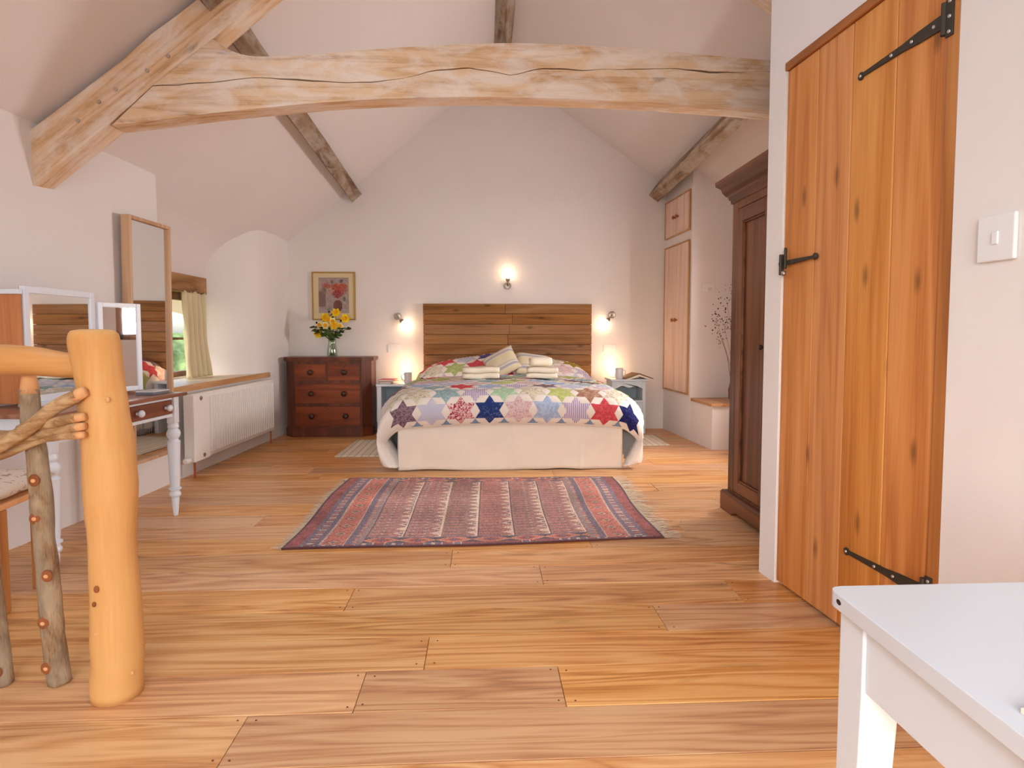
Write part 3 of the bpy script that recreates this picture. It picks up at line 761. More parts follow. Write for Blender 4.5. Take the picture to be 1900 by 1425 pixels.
# ------------------------------------------------------------------ wardrobe
wa = thing('wardrobe', (1.50, 3.17, 0), label='tall dark brown wooden wardrobe with moulded cornice behind the partition', cat='wardrobe')
WH = .475; WD = .60
bm = BM(); box(bm, (0.02, -WH, .09), (WD, WH, 1.86), .004); obj('carcass', bm, M['ward'], wa)
bm = BM()
for y0, y1 in ((-WH, -WH + .075), (WH - .075, WH)): box(bm, (-.004, y0, .09), (.03, y1, 1.86), .004)
box(bm, (-.004, -WH + .075, 1.80), (.03, WH - .075, 1.86), .003); box(bm, (-.004, -WH + .075, .09), (.03, WH - .075, .13), .003)
obj('face_frame', bm, M['ward'], wa)
for s in (-1, 1):
    d = bpy.data.objects.new('door', None); COL.objects.link(d); d.parent = wa
    y0, y1 = (-WH + .077, -.002) if s < 0 else (.002, WH - .077)
    bm = BM()
    bm.free()
    for a, b in ((y0, y0 + .06), (y1 - .06, y1)):
        bm = BM(); box(bm, (-.002, a, .132), (.03, b, 1.798), .003); obj('stile', bm, M['ward'], d)
    for z0, z1 in ((.132, .20), (1.72, 1.798)):
        bm = BM(); box(bm, (-.002, y0 + .06, z0), (.03, y1 - .06, z1), .003); obj('rail', bm, M['ward_y'], d)
    bm = BM(); box(bm, (.014, y0 + .055, .19), (.03, y1 - .055, 1.73)); obj('door_panel', bm, M['ward'], d)
    bm = BM()
    for a, b, c, e in ((y0 + .06, y0 + .072, .20, 1.72), (y1 - .072, y1 - .06, .20, 1.72), (y0 + .06, y1 - .06, .20, .212), (y0 + .06, y1 - .06, 1.708, 1.72)): box(bm, (.002, a, c), (.02, b, e), .004)
    obj('beading', bm, M['ward_y'], d)
    bm = BM(); lathe(bm, [(.007, 0), (.007, .012), (.016, .02), (.012, .03), (0, .032)], 14, TR(-.002, -.03 * s * -1 if False else s * .03, 1.0) @ Matrix.Rotation(-PI / 2, 4, 'Y'), cap=False); obj('knob', bm, M['knob'], d, angle=40)
# cornice: profile swept round front and two sides
def moulding(bm, prof, x0, x1, y0, y1):
    rows = []
    for off, z in prof:
        rows.append([bm.verts.new(p) for p in ((x1, y0 - off, z), (x0 - off, y0 - off, z), (x0 - off, y1 + off, z), (x1, y1 + off, z))])
    for a, b in zip(rows, rows[1:]):
        for i in range(4): bm.faces.new((a[i], a[(i + 1) % 4], b[(i + 1) % 4], b[i]))
    bm.faces.new(rows[0][::-1]); bm.faces.new(rows[-1])
bm = BM(); moulding(bm, [(0, 1.84), (.012, 1.845), (.014, 1.865), (.022, 1.87), (.024, 1.885), (.035, 1.893), (.05, 1.915), (.058, 1.94), (.075, 1.955), (.082, 1.96), (.084, 1.985), (.05, 1.995)], 0, WD, -WH, WH); obj('cornice', bm, M['ward_y'], wa)
# plinth with a cut-out foot
bm = BM(); moulding(bm, [(.035, .03), (.035, .105), (.026, .118), (.0, .124)], 0, WD, -WH, WH); obj('plinth', bm, M['ward_y'], wa)
for y0, y1 in ((WH - .20, WH + .035), (-WH - .035, -WH + .20)):
    bm = BM(); s = 1 if y0 > 0 else -1
    a, b = (y0, y1) if s > 0 else (y1, y0)
    prism(bm, [(b, .04), (b, 0), (a + s * .07, 0), (a + s * .05, .018), (a + s * .02, .022), (a, .04)], 0, -.034, .05); obj('foot', bm, M['ward_y'], wa)

# ------------------------------------------------------------------ headboard
hb = thing('headboard', (.283, 6.80, 0), label='rustic headboard of brown reclaimed horizontal planks behind the bed', cat='headboard')
HW = .93
z = 1.405; hh = .113; row = 0
while z > .1:
    c = rnd.uniform(-.04, .04) + (.02 if row % 2 else -.01)
    for a, b in ((-HW, c), (c, HW)):
        bm = BM(); h0 = z - hh + .0025; cx = (a + b) / 2
        e = rnd.uniform(-.003, .003)
        box(bm, (a - cx + .001, -.020 + e, -hh / 2 + .002), (b - cx - .001, .018, hh / 2 - .002), .004, 2)
        obj('plank', bm, M['head'], hb, loc=(cx, 0, z - hh / 2), rot=(0, rnd.uniform(-.002, .002), 0))
    z -= hh; row += 1
bm = BM(); box(bm, (-HW + .01, .018, .0), (HW - .01, .040, 1.395)); obj('backing_board', bm, M['head'], hb)

# ------------------------------------------------------------------ bed
BX = .226
bed = thing('bed', (BX, 5.8, 0), label='wide double bed with a white valance skirt', cat='bed')
bm = BM(); box(bm, (-.86, -.96, .03), (.86, .96, .36), .03); obj('base', bm, M['sheet'], bed)
bm = BM(); box(bm, (-.88, -.985, .36), (.88, .975, .565), .06, 4); obj('mattress', bm, M['sheet'], bed, smooth=True)
def valance_front():
    def fn(u, v):
        x = -.885 + 1.77 * u
        fold = .010 * math.sin(u * 23 + 2 * math.sin(u * 9)) * (1 - v) + .010 * mnoise.noise(Vector((u * 7, v * 3, 1))) * (1 - .4 * v)
        for c in (.50, .81): fold += .007 * math.exp(-((u - c) / .008) ** 2) * (1 - .3 * v)
        z = .004 + .42 * v + (1 - v) * .006 * math.sin(u * 11)
        return (x, -.995 - fold - .012 * (1 - v), max(z, .003))
    return grid_surf(fn, 150, 16)
v, f = valance_front(); o = pymesh('valance_front', v, f, M['valance'], bed, True); m = o.modifiers.new('thick', 'SOLIDIFY'); m.thickness = .003
for s in (-1, 1):
    def fn(u, v, s=s): return (s * (.885 + .01 * math.sin(u * 60) * (1 - v) + .004), -.985 + 1.95 * u, .004 + .42 * v)
    v, f = grid_surf(fn, 120, 8); o = pymesh('valance_side', v, f, M['ticking'], bed, True); m = o.modifiers.new('thick', 'SOLIDIFY'); m.thickness = .003

# quilt: surface S(s, v), s across the bed, v arc length from the front hem
prof = catmull([(4.785, .365), (4.735, .41), (4.705, .475), (4.71, .545), (4.76, .605), (4.87, .640), (5.1, .655), (5.4, .66), (5.7, .66), (6.0, .665), (6.11, .66), (6.165, .635), (6.21, .67), (6.29, .75), (6.40, .815), (6.52, .85), (6.64, .845), (6.72, .80), (6.765, .72)], 14)
dl = np.r_[0, np.cumsum(np.hypot(*np.diff(prof, axis=0).T))]
VL = dl[-1]
side = catmull([(0, 0), (.05, -.008), (.11, -.03), (.19, -.10), (.245, -.20), (.235, -.30), (.165, -.42), (.09, -.55)], 10)
sl_ = np.r_[0, np.cumsum(np.hypot(*np.diff(side, axis=0).T))]
SW = .80
def Q(s, v):
    y = float(np.interp(v, dl, prof[:, 0])); z = float(np.interp(v, dl, prof[:, 1]))
    a = abs(s); sg = 1 if s >= 0 else -1
    # pillow crown falls off towards the sides
    if y > 6.13:
        base = .63; k = max(0, 1 - (a / 1.0) ** 3.2); z = base + (z - base) * k
        z += .018 * math.cos(s * PI / .42) * max(0, min(1, (y - 6.2) * 5)) * (1 if a < .8 else 0)
    z -= .03 * (a / SW) ** 2 * (1 if a < SW else 1) if a < SW else .03
    x = s
    if a > SW:
        t = a - SW
        ox = float(np.interp(t, sl_, side[:, 0])); oz = float(np.interp(t, sl_, side[:, 1]))
        if y > 5.9: ox = min(ox, .10 + .1 * max(0, min(1, (6.3 - y) / .4)))
        wav = (.030 if y < 6.2 else .004) * math.sin(y * 9 + sg * 1.3) * min(1, t / .3)
        x = sg * (SW + ox + wav); z = z + oz
        y += .05 * min(1, t / .30) * max(0, min(1, (5.0 - y) / .25))
        if z < .035: z = .035 + .15 * 0
    nz = mnoise.noise(Vector((s * 3.2, v * 3.2, 4.0))) * .011 + mnoise.noise(Vector((s * 8, v * 8, 1.0))) * .005
    return Vector((x + BX, y - nz * (1 if v < .25 else 0), z + (nz if v >= .2 else nz * .3)))
def Qn(s, v):
    e = .004; a = Q(s + e, v) - Q(s - e, v); b = Q(s, min(VL, v + e)) - Q(s, max(0, v - e)); n = a.cross(b)
    return n.normalized() if n.length > 1e-9 else Vector((0, 0, 1))
A_ = .0745; H_ = A_ * math.sqrt(3) / 2
S0, V0 = .053, .150
def star_of(s, v):
    """nearest star centre (m, n) and whether the point is inside that six-point star"""
    n0 = (v - V0) / (3 * H_); best = None
    for n in (math.floor(n0), math.floor(n0) + 1):
        m0 = (s - S0 - (n % 2) * 1.5 * A_) / (3 * A_)
        for m in (math.floor(m0), math.floor(m0) + 1):
            cs = S0 + m * 3 * A_ + (n % 2) * 1.5 * A_; cv = V0 + n * 3 * H_
            d = (s - cs) ** 2 + (v - cv) ** 2
            if best is None or d < best[0]: best = (d, m, n, cs, cv)
    _, m, n, cs, cv = best; ds, dv = s - cs, v - cv
    def tri(ang): return all(ds * math.cos(math.radians(a)) + dv * math.sin(math.radians(a)) <= H_ * 1.0 + 1e-6 for a in ang)
    return (m, n), tri((270, 30, 150)) or tri((90, 210, 330)), cs, cv
SMAX = SW + sl_[-1]
patches = {}; edge_tris = []; ground_t = []
jmin = int(math.floor((0 - V0) / H_)) - 1; jmax = int(math.ceil((VL - V0) / H_)) + 1
imax = int(SMAX / A_) + jmax + 4
def lat(i, j): return (S0 + i * A_ + j * A_ / 2, V0 + j * H_)
for j in range(jmin, jmax):
    for i in range(-imax - jmax, imax + jmax):
        for tri in (((i, j), (i + 1, j), (i, j + 1)), ((i + 1, j), (i + 1, j + 1), (i, j + 1))):
            P = [lat(*q) for q in tri]
            cs = sum(p[0] for p in P) / 3; cv = sum(p[1] for p in P) / 3
            if abs(cs) > SMAX or cv < -H_ or cv > VL: continue
            if cv < 0.0 and max(p[1] for p in P) < .02: continue
            key, inside, sx, sv = star_of(cs, cv)
            P = [(max(-SMAX, min(SMAX, p[0])), max(0, min(VL, p[1]))) for p in P]
            if inside and abs(sx) < 1.03 and sv > .1 and sv < VL - .02: patches.setdefault(key, []).append((P, cs, cv))
            else:
                if cv < .055 and abs(cs) < .9 and (j == jmin or P[2][1] > P[0][1]) and cv > .0 and tri[0][1] == tri[1][1]: edge_tris.append((P, cs, cv))
                else: ground_t.append((P, cs, cv))
def tri_mesh(bm, P, lift=0.0, sub=4, puff=.006):
    (a, b, c) = P; idx = {}
    for i in range(sub + 1):
        for j in range(sub + 1 - i):
            k = sub - i - j; w = (k / sub, i / sub, j / sub)
            s = a[0] * w[0] + b[0] * w[1] + c[0] * w[2]; v = a[1] * w[0] + b[1] * w[1] + c[1] * w[2]
            h = lift + puff * min(1, 3 * min(w))
            idx[i, j] = bm.verts.new(Q(s, v) + Qn(s, v) * h)
    for i in range(sub):
        for j in range(sub - i):
            bm.faces.new((idx[i, j], idx[i + 1, j], idx[i, j + 1]))
            if i + j < sub - 1: bm.faces.new((idx[i + 1, j], idx[i + 1, j + 1], idx[i, j + 1]))
pal = {
    'plum': print_fabric('patch_plum', (150, 124, 132), (96, 74, 92), 60, .52), 'lav': fabric('patch_lavender', (204, 204, 222)),
    'redfl': print_fabric('patch_red_floral', (226, 176, 178), (164, 36, 58), 62, .50, (240, 226, 222)), 'navy': print_fabric('patch_navy', (44, 62, 122), (86, 104, 150), 40, .55),
    'pinkfl': print_fabric('patch_pink_floral', (232, 206, 206), (206, 164, 170), 70, .52), 'sky': print_fabric('patch_sky', (166, 184, 216), (186, 202, 228), 30, .5),
    'lilac': stripe_fabric('patch_lilac_stripe', [(0, (226, 214, 222)), (.5, (170, 150, 190))], 0, .016), 'coral': print_fabric('patch_coral', (206, 74, 84), (222, 98, 104), 50, .5),
    'dknavy': print_fabric('patch_dark_navy', (38, 40, 96), (66, 66, 130), 50, .55), 'cream': print_fabric('patch_cream_floral', (228, 216, 194), (176, 164, 140), 60, .55),
    'teal': print_fabric('patch_teal', (170, 192, 194), (136, 168, 176), 50, .5), 'mint': print_fabric('patch_mint', (172, 208, 170), (202, 222, 196), 40, .5),
    'lime': print_fabric('patch_lime', (186, 196, 112), (206, 208, 146), 40, .5), 'brown': print_fabric('patch_brown', (166, 120, 96), (198, 162, 138), 40, .5),
    'ochre': print_fabric('patch_ochre', (176, 148, 62), (150, 126, 50), 50, .5), 'purple': print_fabric('patch_purple', (74, 64, 128), (104, 94, 156), 50, .5),
    'green': print_fabric('patch_green', (170, 180, 110), (190, 198, 140), 50, .5), 'black': print_fabric('patch_black', (44, 40, 42), (84, 76, 74), 60, .55)}
front = {-4: 'plum', -3: 'lav', -2: 'redfl', -1: 'navy', 0: 'pinkfl', 1: 'sky', 2: 'lilac', 3: 'coral', 4: 'dknavy'}
second = {-5: 'cream', -4: 'cream', -3: 'teal', -2: 'lilac', -1: 'mint', 0: 'cream', 1: 'lime', 2: 'brown', 3: 'cream', 4: 'plum'}
names = list(pal)
qt = thing('quilt', (BX, 5.8, .66), label='white patchwork quilt of colourful six-point stars spread over the bed', cat='quilt')
QI = TR(-BX, -5.8, -.66)
def qobj(name, tris, mat, lift, sub, puff, parent):
    bm = BM()
    for P, cs, cv in tris:
        sb_ = sub
        tri_mesh(bm, P, lift, sb_, puff)
    bmesh.ops.remove_doubles(bm, verts=bm.verts, dist=2e-4)
    for v in bm.verts: v.co = QI @ v.co
    return obj(name, bm, mat, parent, smooth=True)
qobj('ground_cloth', ground_t, M['ground'], 0, 3, .005, qt)
rowlast = max(k[1] for k in patches)
for key, tr_ in sorted(patches.items()):
    m, n = key
    if n == 0: c = front.get(m, 'lav')
    elif n == 1: c = second.get(m, 'cream')
    else:
        soft = ['cream', 'pinkfl', 'lav', 'sky', 'mint', 'lime', 'lilac', 'teal', 'cream', 'pinkfl', 'coral', 'lav', 'green', 'plum']
        c = soft[(m * 5 + n * 3 + (m * n) % 4) % len(soft)]
        c = {(9, -4): 'cream', (9, -3): 'green', (9, -2): 'coral', (9, -1): 'cream', (10, -3): 'coral', (10, -2): 'lav', (10, -1): 'purple', (9, 1): 'sky', (9, 2): 'pinkfl', (9, 3): 'lilac', (10, 1): 'pinkfl', (10, 2): 'cream', (10, 3): 'ochre', (10, 4): 'lilac', (8, -4): 'black', (7, -4): 'coral', (11, -3): 'lav'}.get((n, m), c)
    qobj('star_patch', tr_, pal[c], 0.0008, 3, .006, qt)
blue_m = fabric('patch_edge_blue', (134, 156, 188))
for P, cs, cv in edge_tris:
    qobj('edge_patch', [(P, cs, cv)], blue_m if (int(round((cs - S0) / A_ * 2)) % 3 == 0) else M['ground'], .0005, 3, .005, qt)

# ------------------------------------------------------------------ cushions and towels on the bed
def pillow_mesh(w, h, t, n=22, pinch=.10):
    def side(sgn):
        def fn(u, v):
            a, b = 2 * u - 1, 2 * v - 1
            k = max(0, (1 - a ** 4)) ** .55 * max(0, (1 - b ** 4)) ** .55
            px = a * (1 - pinch * (1 - abs(a)) * 0 - pinch * .5 * (1 - b * b) * abs(a) * 0) * w / 2 * (1 - pinch * (1 - (abs(b)) ** 2) * abs(a) * .5)
            py = b * h / 2 * (1 - pinch * (1 - (abs(a)) ** 2) * abs(b) * .5)
            return (px, py, sgn * k * t / 2 * (1 + .12 * mnoise.noise(Vector((a * 2, b * 2, sgn)))))
        return grid_surf(fn, n, n)
    v1, f1 = side(1); v2, f2 = side(-1); k = len(v1)
    return v1 + v2, f1 + [tuple(k + i for i in q[::-1]) for q in f2]
def cushion(name, label, cat, loc, rot, w, h, t, mat, group=None):
    v, f = pillow_mesh(w, h, t)
    bm = BM(); me = bpy.data.meshes.new(name); me.from_pydata(v, [], f); bm.from_mesh(me); bmesh.ops.remove_doubles(bm, verts=bm.verts, dist=1e-4)
    o = obj(name, bm, mat, None, smooth=True, loc=loc, rot=rot)
    bpy.data.meshes.remove(me)
    return tag(o, label, cat, group)
cushion('cushion', 'striped cream and grey cushion tilted on one corner, left of the pair', 'cushion', (.195, 6.22, .775), (math.radians(52), math.radians(-28), math.radians(-2)), .34, .30, .13, M['cushion2'], 'striped cushions on the bed')
cushion('cushion', 'striped cream and grey cushion lying back square, right of the pair', 'cushion', (.52, 6.24, .755), (math.radians(42), math.radians(8), math.radians(4)), .36, .30, .12, M['cushion2'], 'striped cushions on the bed')

def folded(bm, w, d, h, folds, M_=None, seed=1):
    """cloth folded into layers: each layer a soft slab joined at the front by a rounded fold"""
    lay = h / folds
    for k in range(folds):
        z0 = k * lay
        pts = []
        for q in range(9):
            a = -PI / 2 + PI * q / 8; pts.append((-d / 2 + lay * .5 - math.cos(a) * lay * .5, z0 + lay * .5 + math.sin(a) * lay * .49))
        off = rnd.uniform(-.01, .01)
        pts = pts + [(d / 2 + off, z0 + lay * .98), (d / 2 + off, z0 + lay * .02)]
        n = 14; rings = []
        for i in range(n + 1):
            x = -w / 2 + w * i / n
            e = 1 - .25 * (abs(2 * i / n - 1)) ** 8
            ring = []
            for (y, z) in pts:
                zz = (z - z0 - lay / 2) * e + z0 + lay / 2
                ring.append(bm.verts.new(Vector((x + off * .5, y + .012 * mnoise.noise(Vector((x * 9, k * 3 + seed, y * 6))), zz + .010 * mnoise.noise(Vector((x * 7, y * 7, seed)))))))
            rings.append(ring)
        m = len(pts)
        for a, b in zip(rings, rings[1:]):
            for i in range(m): bm.faces.new((a[i], a[(i + 1) % m], b[(i + 1) % m], b[i]))
        bm.faces.new(rings[0]); bm.faces.new(rings[-1][::-1])
t1 = thing('towel', (-.02, 5.62, .668), (0, 0, .06), 'cream towel folded flat on the quilt, left of the pair', 'towel', 'folded towels on the bed')
bm = BM(); folded(bm, .33, .24, .105, 2, seed=3); obj('towel_fold', bm, M['towel'], t1, smooth=True)
t2 = thing('towel', (.545, 5.62, .668), (0, 0, -.05), 'cream towel folded under the rolled one on the quilt', 'towel', 'folded towels on the bed')
bm = BM(); folded(bm, .28, .24, .10, 2, seed=8); obj('towel_fold', bm, M['towel'], t2, smooth=True)
t3 = thing('rolled_towel', (.535, 5.63, .766), (0, 0, .1), 'small cream hand towel rolled up on top of the folded towel', 'towel', 'folded towels on the bed')
bm = BM()
spir = []
for q in range(60):
    a = q / 59 * 4.6 * PI; r = .012 + .036 * (1 - q / 59); spir.append((r * 1.25 * math.cos(a), .047 + r * math.sin(a)))
n = 10; rings = []
for i in range(n + 1):
    x = -.10 + .20 * i / n; e = 1 - .18 * abs(2 * i / n - 1) ** 6
    rings.append([bm.verts.new((x + .004 * mnoise.noise(Vector((q * .2, x * 8, 2))), p[0] * e, .047 + (p[1] - .047) * e)) for q, p in enumerate(spir)])
for a, b in zip(rings, rings[1:]):
    for i in range(len(spir) - 1): bm.faces.new((a[i], a[i + 1], b[i + 1], b[i]))
o = obj('towel_roll', bm, M['towel'], t3, smooth=True); m = o.modifiers.new('thick', 'SOLIDIFY'); m.thickness = .006; m.offset = 0

# ------------------------------------------------------------------ bedside tables
n1 = thing('bedside_table', (-.900, 6.62, 0), label='white open-fronted bedside table left of the bed', cat='table', group='bedside tables')
bm = BM(); box(bm, (-.205, -.20, .525), (.205, .20, .55), .004); obj('top', bm, M['white'], n1)
for x in (-.175, .175):
    bm = BM(); box(bm, (x - .022, -.185, 0), (x + .022, .185, .525), .003); obj('side_panel', bm, M['white'], n1)
bm = BM(); box(bm, (-.153, .165, .05), (.153, .185, .525)); obj('back_panel', bm, M['nsblue'], n1)
bm = BM(); box(bm, (-.153, -.18, .22), (.153, .165, .24)); obj('shelf', bm, M['nsblue'], n1)
n2 = thing('bedside_table', (1.565, 6.63, 0), label='pale grey bedside table with a scalloped opening right of the bed', cat='table', group='bedside tables')
bm = BM(); box(bm, (-.20, -.17, .568), (.20, .17, .59), .005); obj('top', bm, M['nsgrey'], n2)
for x in (-.165, .165):
    bm = BM(); box(bm, (x - .018, -.15, 0), (x + .018, .15, .568), .003); obj('side_panel', bm, M['nsgrey'], n2)
bm = BM()
sc_pts = [(-.147, .568), (-.147, .49)] + [(-.147 + .294 * k / 30, .49 + .022 * (1 - math.cos(2 * PI * k / 30 * 2)) / 2 * (1.0 if 7 < k < 23 else 1) + .008 * math.sin(PI * k / 30)) for k in range(1, 30)] + [(.147, .49), (.147, .568)]
prism(bm, sc_pts, 1, -.152, -.135); obj('scalloped_rail', bm, M['nsgrey'], n2)
bm = BM(); box(bm, (-.147, .13, .02), (.147, .148, .568)); obj('back_panel', bm, M['nsblue'], n2)
bm = BM(); box(bm, (-.147, -.148, .345), (.147, .13, .362)); obj('shelf', bm, M['nsgrey'], n2)
d = bpy.data.objects.new('door', None); COL.objects.link(d); d.parent = n2
bm = BM(); box(bm, (-.145, -.155, .08), (.145, -.138, .343), .003); obj('door_panel', bm, M['nsgrey'], d)
bm = BM(); lathe(bm, [(.006, 0), (.006, .01), (.014, .018), (0, .026)], 12, TR(.10, -.154, .22) @ Matrix.Rotation(PI / 2, 4, 'X'), cap=False); obj('knob', bm, M['nsgrey'], d, smooth=True)

def mug(loc, rz, label):
    t = thing('mug', loc, (0, 0, rz), label, 'mug', 'mugs on the bedside tables')
    bm = BM(); lathe(bm, [(.0, .004), (.036, .004), (.036, 0), (.040, .004), (.042, .05), (.042, .115), (.038, .115), (.037, .05), (.034, .012), (0, .010)], 24, cap=False); obj('body', bm, M['mug'], t, angle=45)
    bm = BM(); tube(bm, [(.040, 0, .095), (.062, 0, .092), (.07, 0, .065), (.06, 0, .035), (.040, 0, .03)], .006, 8); obj('handle', bm, M['mug'], t, smooth=True)
    return t
mug((-.79, 6.56, .55), PI, 'pale grey mug on the white bedside table left of the bed')
mug((1.475, 6.56, .59), 0, 'pale grey mug on the scalloped bedside table right of the bed')
def nightlight(loc, label):
    t = thing('night_light', loc, label=label, cat='lamp', group='glowing night lights')
    bm = BM(); lathe(bm, [(.03, 0), (.032, .01), (.02, .02), (.016, .03)], 20); obj('base', bm, M['white'], t, angle=45)
    bm = BM(); lathe(bm, [(.016, .03), (.032, .05), (.04, .085), (.036, .115), (.02, .135), (0, .14)], 24, cap=False); obj('shade', bm, M['bulb2'], t, smooth=True)
    l = bpy.data.lights.new('night_light_glow', 'POINT'); l.energy = 1.15; l.color = (1, .56, .30); l.shadow_soft_size = .05
    lo = bpy.data.objects.new('night_light_glow', l); COL.objects.link(lo); lo.parent = t; lo.location = (0, 0, .20)
nightlight((-.845, 6.73, .55), 'small glowing night light behind the mug left of the bed')
nightlight((1.44, 6.73, .59), 'small glowing night light behind the mug right of the bed')
# books
def book(loc, rz, w, d, h, mat, label, group):
    t = thing('book', loc, (0, 0, rz), label, 'book', group)
    bm = BM(); box(bm, (-w / 2, -d / 2, 0), (w / 2, d / 2, .003)); box(bm, (-w / 2, -d / 2, h - .003), (w / 2, d / 2, h)); box(bm, (-w / 2, -d / 2, 0), (-w / 2 + .003, d / 2, h)); obj('cover', bm, mat, t)
    bm = BM(); box(bm, (-w / 2 + .004, -d / 2 + .004, .003), (w / 2 - .006, d / 2 - .004, h - .003)); obj('pages', bm, M['paper'], t)
book((-1.02, 6.56, .55), .05, .13, .19, .022, M['bookdark'], 'dark book at the bottom of the pile on the left bedside table', 'books on the left bedside table')
book((-1.00, 6.57, .572), -.12, .16, .2, .022, M['bookpink'], 'pink book on top of the pile on the left bedside table', 'books on the left bedside table')
t = thing('open_book', (1.66, 6.58, .59), (0, 0, .15), 'open book lying face down on the right bedside table', 'book')
bm = BM(); prism(bm, [(-.16, 0), (0, .055), (.16, 0), (.16, .006), (0, .063), (-.16, .006)], 1, -.11, .11); obj('cover', bm, M['bookbrown'], t)
bm = BM(); prism(bm, [(-.150, 0), (0, .05), (.150, 0), (.10, 0), (0, .028), (-.10, 0)], 1, -.105, .105); obj('pages', bm, M['paper'], t)

# ------------------------------------------------------------------ wall lights, sockets, picture on the back wall
def wall_light(x, z, dx, dz, label):
    t = thing('wall_light', (x, YB, z), label=label, cat='lamp', group='small wall spotlights over the bed')
    bm = BM(); lathe(bm, [(.038, 0), (.04, .01), (.034, .018), (.012, .022)], 24, Matrix.Rotation(PI / 2, 4, 'X')); obj('backplate', bm, M['steel'], t, angle=40)
    e = Vector((dx, -.085, dz)); dirv = Vector((dx, -.02, dz)).normalized()
    bm = BM(); tube(bm, [(0, -.015, 0), (dx * .2, -.06, dz * .2), tuple(e * .55)], .008, 8); obj('arm', bm, M['steel'], t, smooth=True)
    bm = BM(); tube(bm, [tuple(e * .5), tuple(e * .5 + dirv * .035)], [.018, .028], 16); obj('cup', bm, M['steel'], t, angle=40)
    c = e * .5 + dirv * .06
    bm = BM(); bmesh.ops.create_uvsphere(bm, u_segments=18, v_segments=12, radius=.031, matrix=TR(*c)); obj('bulb', bm, M['bulb'], t, smooth=True)
    l = bpy.data.lights.new('spot_glow', 'POINT'); l.energy = .55; l.color = (1, .60, .34); l.shadow_soft_size = .03
    lo = bpy.data.objects.new('spot_glow', l); COL.objects.link(lo); lo.parent = t; lo.location = c + dirv * .05 + Vector((0, -.01, 0))
wall_light(.282, 1.605, 0.0, .09, 'small wall light above the middle of the headboard')
wall_light(-.93, 1.265, .07, -.075, 'small wall light left of the headboard')
wall_light(1.45, 1.285, -.075, -.08, 'small wall light right of the headboard')
for x, nm in ((-.97, 'white double socket plate on the wall above the left bedside table'), (1.43, 'white double socket plate on the wall above the right bedside table')):
    t = thing('wall_socket', (x, YB, .91), label=nm, cat='socket', group='wall sockets by the bed')
    bm = BM(); box(bm, (-.073, -.009, -.043), (.073, 0, .043), .003); obj('plate', bm, M['plasticw'], t)
    for s in (-.035, .035):
        bm = BM(); box(bm, (s - .008, -.013, .018), (s + .008, -.008, .032), .001); obj('rocker', bm, M['plasticw'], t)

pt = thing('picture', (-1.62, YB - .012, 1.486), label='gilt-framed print of a vase of red flowers on the back wall', cat='picture')
PW, PH = .234, .262
bm = BM()
for (a, b, c, d_) in ((-PW, -PW + .014, -PH, PH), (PW - .014, PW, -PH, PH), (-PW + .014, PW - .014, -PH, -PH + .014), (-PW + .014, PW - .014, PH - .014, PH)): box(bm, (a, -.014, c), (b, .011, d_), .003)
obj('frame', bm, M['gilt'], pt)
bm = BM(); box(bm, (-PW + .012, -.004, -PH + .012), (PW - .012, .01, PH - .012)); obj('mount', bm, M['mat_card'], pt)
def colour_mesh(name, verts, faces, cols, mat, parent):
    me = bpy.data.meshes.new(name); me.from_pydata(verts, [], faces); me.update()
    ca_ = me.color_attributes.new('pattern', 'FLOAT_COLOR', 'CORNER')
    nper = len(faces[0]); arr = np.ones((len(faces) * nper, 4), np.float32); arr[:, :3] = np.repeat(cols, nper, axis=0)
    ca_.data.foreach_set('color', arr.ravel()); return link_mesh(name, me, mat, parent)
def srgb2lin(a): a = np.asarray(a, float) / 255; return np.where(a <= .04045, a / 12.92, ((a + .055) / 1.055) ** 2.4)
nx, nz = 66, 78
v, f = grid_surf(lambda u, w_: (-.163 + .326 * u, -.0055, -.185 + .385 * w_), nx, nz)
cols = []
for j in range(nz):
    for i in range(nx):
        u, w_ = (i + .5) / nx, (j + .5) / nz
        n_ = mnoise.noise(Vector((u * 9, w_ * 9, 3))); n2 = mnoise.noise(Vector((u * 26, w_ * 26, 8)))
        c = np.array((168, 150, 146)) + 18 * n_ + 14 * n2
        if u < .22 and .18 < w_ < .62: c = np.array((134, 108, 104)) + 16 * n2
        if w_ < .12: c = np.array((172, 158, 158)) + 12 * n2
        for (cx, cy, rx, ry, cc) in ((.62, .66, .30, .15, (168, 74, 62)), (.80, .74, .14, .10, (182, 88, 70)), (.55, .73, .15, .10, (176, 82, 64)), (.28, .76, .16, .08, (176, 100, 84)), (.38, .62, .12, .08, (186, 140, 132)), (.62, .52, .16, .10, (150, 70, 66)), (.45, .88, .05, .06, (122, 104, 96)), (.75, .9, .06, .05, (110, 100, 96)), (.18, .63, .08, .1, (128, 112, 100)), (.84, .40, .05, .06, (108, 112, 92)), (.34, .10, .07, .05, (128, 140, 106))):
            if ((u - cx) / rx) ** 2 + ((w_ - cy) / ry) ** 2 < 1 + 1.1 * n2 + .5 * n_: c = np.array(cc) * .92 + 14 + 34 * n2
        if ((u - .63) / .15) ** 2 + ((w_ - .20) / .17) ** 2 < 1: c = np.array((120, 84, 78)) + 18 * n2 - 40 * (u - .63)
        cols.append(c)
colour_mesh('print', v, f, srgb2lin(np.clip(cols, 0, 255)), M['print'], pt)

